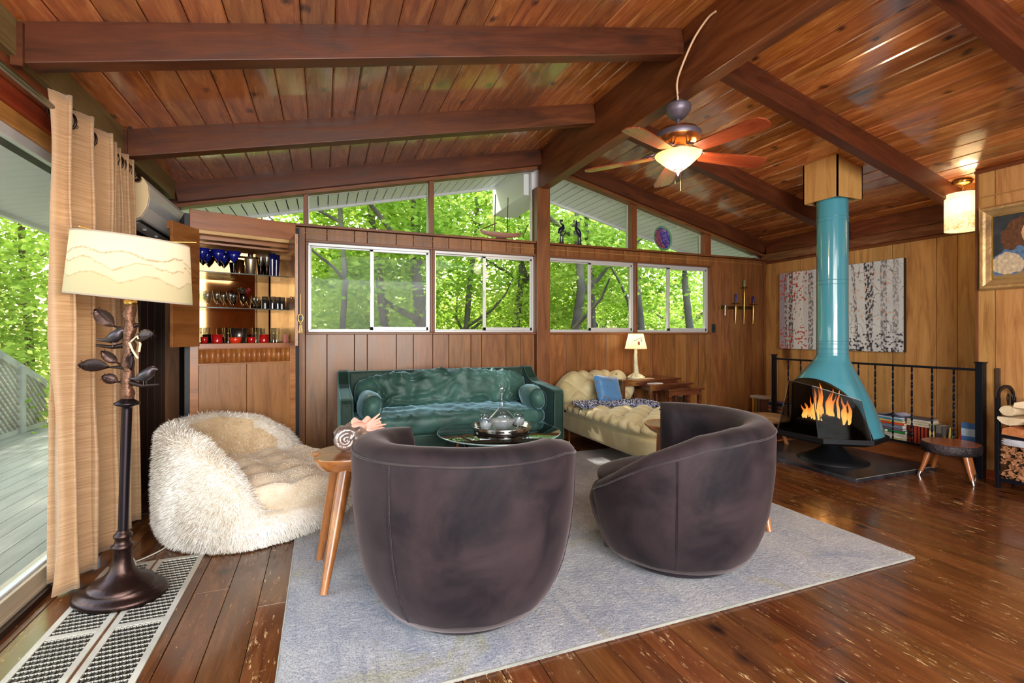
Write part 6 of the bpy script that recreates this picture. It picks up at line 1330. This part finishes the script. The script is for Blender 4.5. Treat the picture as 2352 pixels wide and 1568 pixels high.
# ------------------------------------------------------------------ things on the window sill
def sill():
    t = thing('model_ship', 'wooden model boat with two bare masts on the sill of the tall left transom', 'model', (1.79, 4.915, 2.229)); DW = plain('dark ship wood', (74, 50, 40), .5)
    def hull(u, v):
        s = u * 2 - 1; w = .028 * (1 - abs(s) ** 2.6) ** .7 + .0006; a = PI * v; return (.245 * s * (1 - .12 * math.sin(a) * (1 if s > 0 else .8)), w * math.cos(a), .012 + .048 - .052 * math.sin(a) * (1 - .25 * abs(s) ** 3) + .016 * abs(s) ** 2)
    MB().grid(hull, 30, 10).build('hull', plain('hull wood', (150, 108, 92), .45), t); MB().box(-.20, .20, -.018, .018, .05, .054).build('deck', DW, t)
    for x, h_ in ((-.075, .47), (.07, .45)): MB().tube([(x, 0, .04), (x + .01, 0, h_)], [.006, .005], 6).build('mast', DW, t)
    MB().tube([(-.235, 0, .075), (-.05, 0, .165)], .005, 6).build('bowsprit', DW, t); MB().box(-.06, .06, -.012, .012, 0, .012).build('stand', DW, t)
    for i, (x, s) in enumerate(((2.52, 1), (2.715, -1))):
        t = thing('crane_figure', ['dark blue crane figurine with a bowed head, left of the pair on the sill', 'dark crane figurine with a raised beak, right of the pair on the sill'][i], 'figurine', (x, 4.915, 2.229), 0, 'crane figurines on the sill'); CB = plain('crane dark blue', (22, 22, 48), .3)
        if i == 0: pts = [(-.045, .105), (-.03, .12), (-.008, .15), (.018, .175), (.022, .20), (.0, .222), (-.016, .238), (-.006, .258), (.008, .262), (.022, .235)]; rd = [.003, .018, .030, .026, .014, .010, .010, .013, .010, .001]
        else: pts = [(.055, .075), (.045, .10), (.03, .13), (.008, .165), (-.008, .185), (-.008, .205), (-.002, .225), (.0, .245), (-.004, .262), (-.006, .285)]; rd = [.003, .018, .028, .026, .016, .011, .010, .012, .008, .001]
        MB().tube([(a, 0, b) for a, b in pts], rd, 12).build('body', CB, t); lx = .0 if i == 0 else .035
        m = MB()
        for dx in (-.012, .014): m.tube([(lx - .01, 0, .13), (lx + dx * 1.2, 0, .07), (lx + dx, 0, .0)], [.012, .007, .010], 8)
        m.build('legs', CB, t); MB().lathe([(.030, 0), (.032, .008), (.001, .012)], 16, (lx, 0, 0)).build('base', CB, t)
    t = thing('glass_platter', 'iridescent purple-blue oval glass platter standing on the right transom sill', 'platter', (3.93, 4.915, 2.229)); cols = []
    def pl_(u, v): a = 2 * PI * u; r_ = v; x = .137 * r_ * math.cos(a); z = .158 + .158 * r_ * math.sin(a) * (1 if math.sin(a) > 0 else 1.0); return (x, .02 - .03 * r_ ** 2 - (z - .1) * -.12, z)
    m = MB().grid(pl_, 60, 24, True)
    for j in range(25):
        for i in range(60):
            a = 2 * PI * i / 60; v = j / 24; q = noise.noise(Vector((v * math.cos(a) * 9, v * math.sin(a) * 9, 0))); w = v * math.cos(a) + v * math.sin(a) * .4
            c = np.array([70, 70, 150.]) if w > 0 else np.array([120, 70, 96.]); c = c * (1 + .5 * q); 
            if abs(w - .05 - .2 * q) < .07: c = np.array([40, 46, 150.])
            if v > .86: c = np.array([96, 150, 110.])
            if noise.noise(Vector((v * math.cos(a) * 30, v * math.sin(a) * 30, 3))) > .35 and v < .8: c = np.array([196, 150, 130.])
            cols.append(lin(tuple(np.clip(c, 0, 255))))
    pm = painted('platter glaze', .15); m.build('dish', pm, t, colors=cols); bx('stand', CLEAR, t, -.04, .04, .02, .05, 0, .02)
sill()

def wallthings():
    t = thing('wall_candelabra', 'brass wall candelabra with three tapered horns and a bare arm, right of the windows', 'sconce', (5.15, YB - .006, 1.53)); BR2 = plain('aged dark brass', (84, 66, 34), .35, .8)
    MB().add([(x, -.01, z + .02) for x, z in ((-.30, -.03), (.28, -.02), (.28, .02), (-.30, .015))] + [(x, -.0, z + .02) for x, z in ((-.30, -.03), (.28, -.02), (.28, .02), (-.30, .015))], [(0, 1, 2, 3), (7, 6, 5, 4), (0, 4, 5, 1), (2, 6, 7, 3), (1, 5, 6, 2), (3, 7, 4, 0)]).build('bar', BR2, t)
    for x, top, bot in ((-.055, .055, -.20), (.095, .27, -.20), (.255, .055, -.20)):
        MB().tube([(x, -.05, top), (x - .001, -.05, top - .05), (x - .004, -.05, (top + bot) / 2), (x - .010, -.05, bot)], [.012, .019, .014, .005], 10).build('horn', BRASS, t)
        MB().lathe([(.001, 0), (.052, .002), (.054, .006), (.001, .005)], 24, (x, -.05, top + .008)).build('drip_pan', plain('dark pan', (50, 20, 16), .3, .6), t); MB().lathe([(.010, 0), (.013, .022), (.010, .022)], 12, (x, -.05, top + .014)).build('cup', BRASS, t)
        MB().bar((x, 0, .02), (x, -.05, .02), .008).build('bracket', BR2, t)
    MB().tube([(-.26, -.045, .05), (-.19, -.045, .045)], .010, 8).build('arm_top', SILVER, t); MB().tube([(-.235, -.045, .045), (-.237, -.045, -.09)], [.009, .006], 8).build('arm', SILVER, t); MB().bar((-.235, 0, .03), (-.235, -.045, .03), .008).build('bracket', BR2, t)
    for x in (-.30, -.19, .29): MB().box(x - .006, x + .006, -.03, -.01, -.02, .04).build('stud', BRASS, t)
    for i, (x, zt, h_, c, r_, lb) in enumerate(((-.055, .091, .11, (50, 60, 160), .012, 'blue candle on the left horn of the brass wall candelabra'), (.095, .30, .09, (132, 150, 112), .015, 'sage green candle with a slanted top on the tall middle horn'), (.255, .091, .085, (40, 46, 150), .013, 'short blue candle on the right horn of the brass wall candelabra'))):
        k = thing('candle', lb, 'candle', (5.15 + x, YB - .056, 1.53 + zt - .0), 0, 'candles on the wall candelabra'); MB().lathe([(r_ * .9, 0), (r_, .01), (r_ * .9, h_ * .95), (r_ * .5, h_)], 14).build('wax', plain('wax %d %d %d' % c, c, .35), k); MB().tube([(0, 0, h_), (0, 0, h_ + .008)], .001, 4).build('wick', BLACK, k)
    t = thing('switch_plate', 'small black switch plate on the wall just right of the last window', 'switch', (4.765, YB - .004, 1.27)); MB().box(-.03, .03, -.008, 0, -.055, .055).build('plate', plain('switch black', (20, 36, 38), .3), t, bevel=.003); MB().box(-.006, .006, -.014, -.008, -.012, .012).build('toggle', BLACK, t)
    # birch forest canvas on the right wall
    t = thing('canvas_print', 'wide canvas of white birch trunks with coral leaves hanging behind the flue pipe', 'painting', (XR - .012, 3.94, 1.005), 0); w, h_ = 1.47, .985; nx, ny = 300, 200; cols = []
    m = MB(); m.grid(lambda u, v: (-.045, w / 2 - w * u, h_ * v), nx, ny, smooth=False)
    rg = random.Random(21); trunks = [(.055, .012, .02, (120, 116, 126)), (.115, .022, .0, (92, 84, 92)), (.185, .05, .0, (236, 236, 238)), (.30, .022, .0, (130, 120, 128)), (.40, .04, 0, (226, 226, 230)), (.55, .028, 0, (112, 110, 116)), (.645, .012, .04, (130, 128, 132)), (.745, .020, .03, (60, 58, 64)), (.79, .016, -.02, (96, 92, 98)), (.87, .022, 0, (150, 148, 150)), (.95, .02, 0, (170, 168, 170))]
    for j in range(ny + 1):
        v = j / ny
        for i in range(nx + 1):
            u = i / nx; q = noise.noise(Vector((u * 60, v * 40, 0))); q2 = noise.noise(Vector((u * 90, v * 26, 7))); q3 = noise.noise(Vector((u * 7, v * 5, 4)))
            c = np.array([214, 216, 218.]) * (1 + .05 * q3); 
            if u < .08: c = np.array([176, 168, 184.])
            for tx, tw, ln, tc in trunks:
                x = tx + ln * (1 - v) + .006 * noise.noise(Vector((tx * 30, v * 3, 0)))
                if abs(u - x) < tw:
                    c = np.array(tc, float) if tc[0] > 200 else (np.array(tc, float) * (.9 + .3 * q) if q2 + q * .5 > .02 else np.array([206, 206, 210.]) * (1 + .1 * q2))
                    if tc[0] > 200 and q2 > .52: c = np.array([60, 56, 60.])
            if v < .22 and u > .45 and q > .12 + v: c = np.array([52, 50, 62.])
            if (abs(noise.noise(Vector((u * 16 + v * 7, v * 10, 9)))) < .022 and q3 > -.1 and u > .5): c = c * .55
            lf = noise.noise(Vector((u * 44, v * 34, 13)))
            if u < .27 and lf > .22 + (.35 if .28 < v < .62 else 0): c = np.array([206, 96, 84.])
            elif .27 < u < .95 and lf > .42 and .35 < v < .9: c = np.array([228, 178, 158.])
            cols.append(lin(tuple(np.clip(c, 0, 255))))
    m.build('picture', painted('canvas paint', .7), t, colors=cols); EB = plain('canvas edge', (46, 34, 32), .7); e_ = MB(); e_.box(-.0445, 0, -w / 2, w / 2, 0, h_); e_.build('stretcher', EB, t)
    # portrait
    t = thing('framed_portrait', 'gilt-framed portrait of a brown-haired sitter in blue on the near right wall', 'painting', (XN - .002, 2.36 - .02, 1.56)); W2, H2 = .62, .68; fw = .085
    nx, ny = 110, 120; cols = []; m = MB(); m.grid(lambda u, v: (-.018, -fw - (W2 - 2 * fw) * u, fw + (H2 - 2 * fw) * v), nx, ny, smooth=False)
    for j in range(ny + 1):
        v = j / ny
        for i in range(nx + 1):
            u = i / nx; q = noise.noise(Vector((u * 9, v * 9, 1))); q4 = noise.noise(Vector((u * 26, v * 20, 5))); c = np.array([48, 54, 62.]) * (1 + .3 * q)
            if ((u - .48) / .36) ** 2 + ((v - .66) / .30) ** 2 < 1 + .3 * q: c = np.array([98, 60, 38.]) * (1 + .35 * q4)
            if ((u - .56) / .17) ** 2 + ((v - .68) / .20) ** 2 < 1: c = np.array([214, 168, 132.]) * (1 + .08 * q)
            if abs(u - .56) < .10 and .38 < v < .56: c = np.array([208, 160, 126.])
            if v < .36 + .10 * math.sin(u * 4) + .05 * q: c = np.array([86, 118, 158.]) * (1 + .25 * q4)
            if ((u - .20) / .22) ** 2 + ((v - .22) / .17) ** 2 < 1 + .5 * q: c = np.array([206, 186, 158.]) * (1 + .18 * q4)
            if v < .07 + .05 * q: c = np.array([150, 122, 84.])
            cols.append(lin(tuple(np.clip(c, 0, 255))))
    m.build('canvas', painted('portrait paint', .5), t, colors=cols)
    GF_ = plain('gilt frame', (176, 142, 96), .38, .45, bump=.5, bscale=22, var=.25); GL = plain('gilt inner line', (230, 186, 90), .25, .9)
    prof = [(0, 0), (0, .03), (.012, .042), (.03, .040), (.045, .030), (.07, .022), (.085, .016), (.085, 0)]
    for k in range(4):
        c4 = [(0, 0), (-W2, 0), (-W2, H2), (0, H2)]; a, b = c4[k], c4[(k + 1) % 4]; cc = (-W2 / 2, H2 / 2); vs = []
        for (py, pz) in (a, b):
            sy = 1 if py < cc[0] else -1; sz = 1 if pz < cc[1] else -1
            for d, hgt in prof: vs.append((-hgt, py + sy * d, pz + sz * d))
        n_ = len(prof); MB().add(vs, [(i, i + 1, i + 1 + n_, i + n_) for i in range(n_ - 1)]).build('frame_side', GF_, t)
    m = MB()
    for a, b in (((-fw, fw), (-W2 + fw, fw)), ((-W2 + fw, fw), (-W2 + fw, H2 - fw)), ((-W2 + fw, H2 - fw), (-fw, H2 - fw)), ((-fw, H2 - fw), (-fw, fw))): m.bar((-.019, a[0], a[1]), (-.019, b[0], b[1]), .006)
    m.build('inner_line', GL, t)
wallthings()
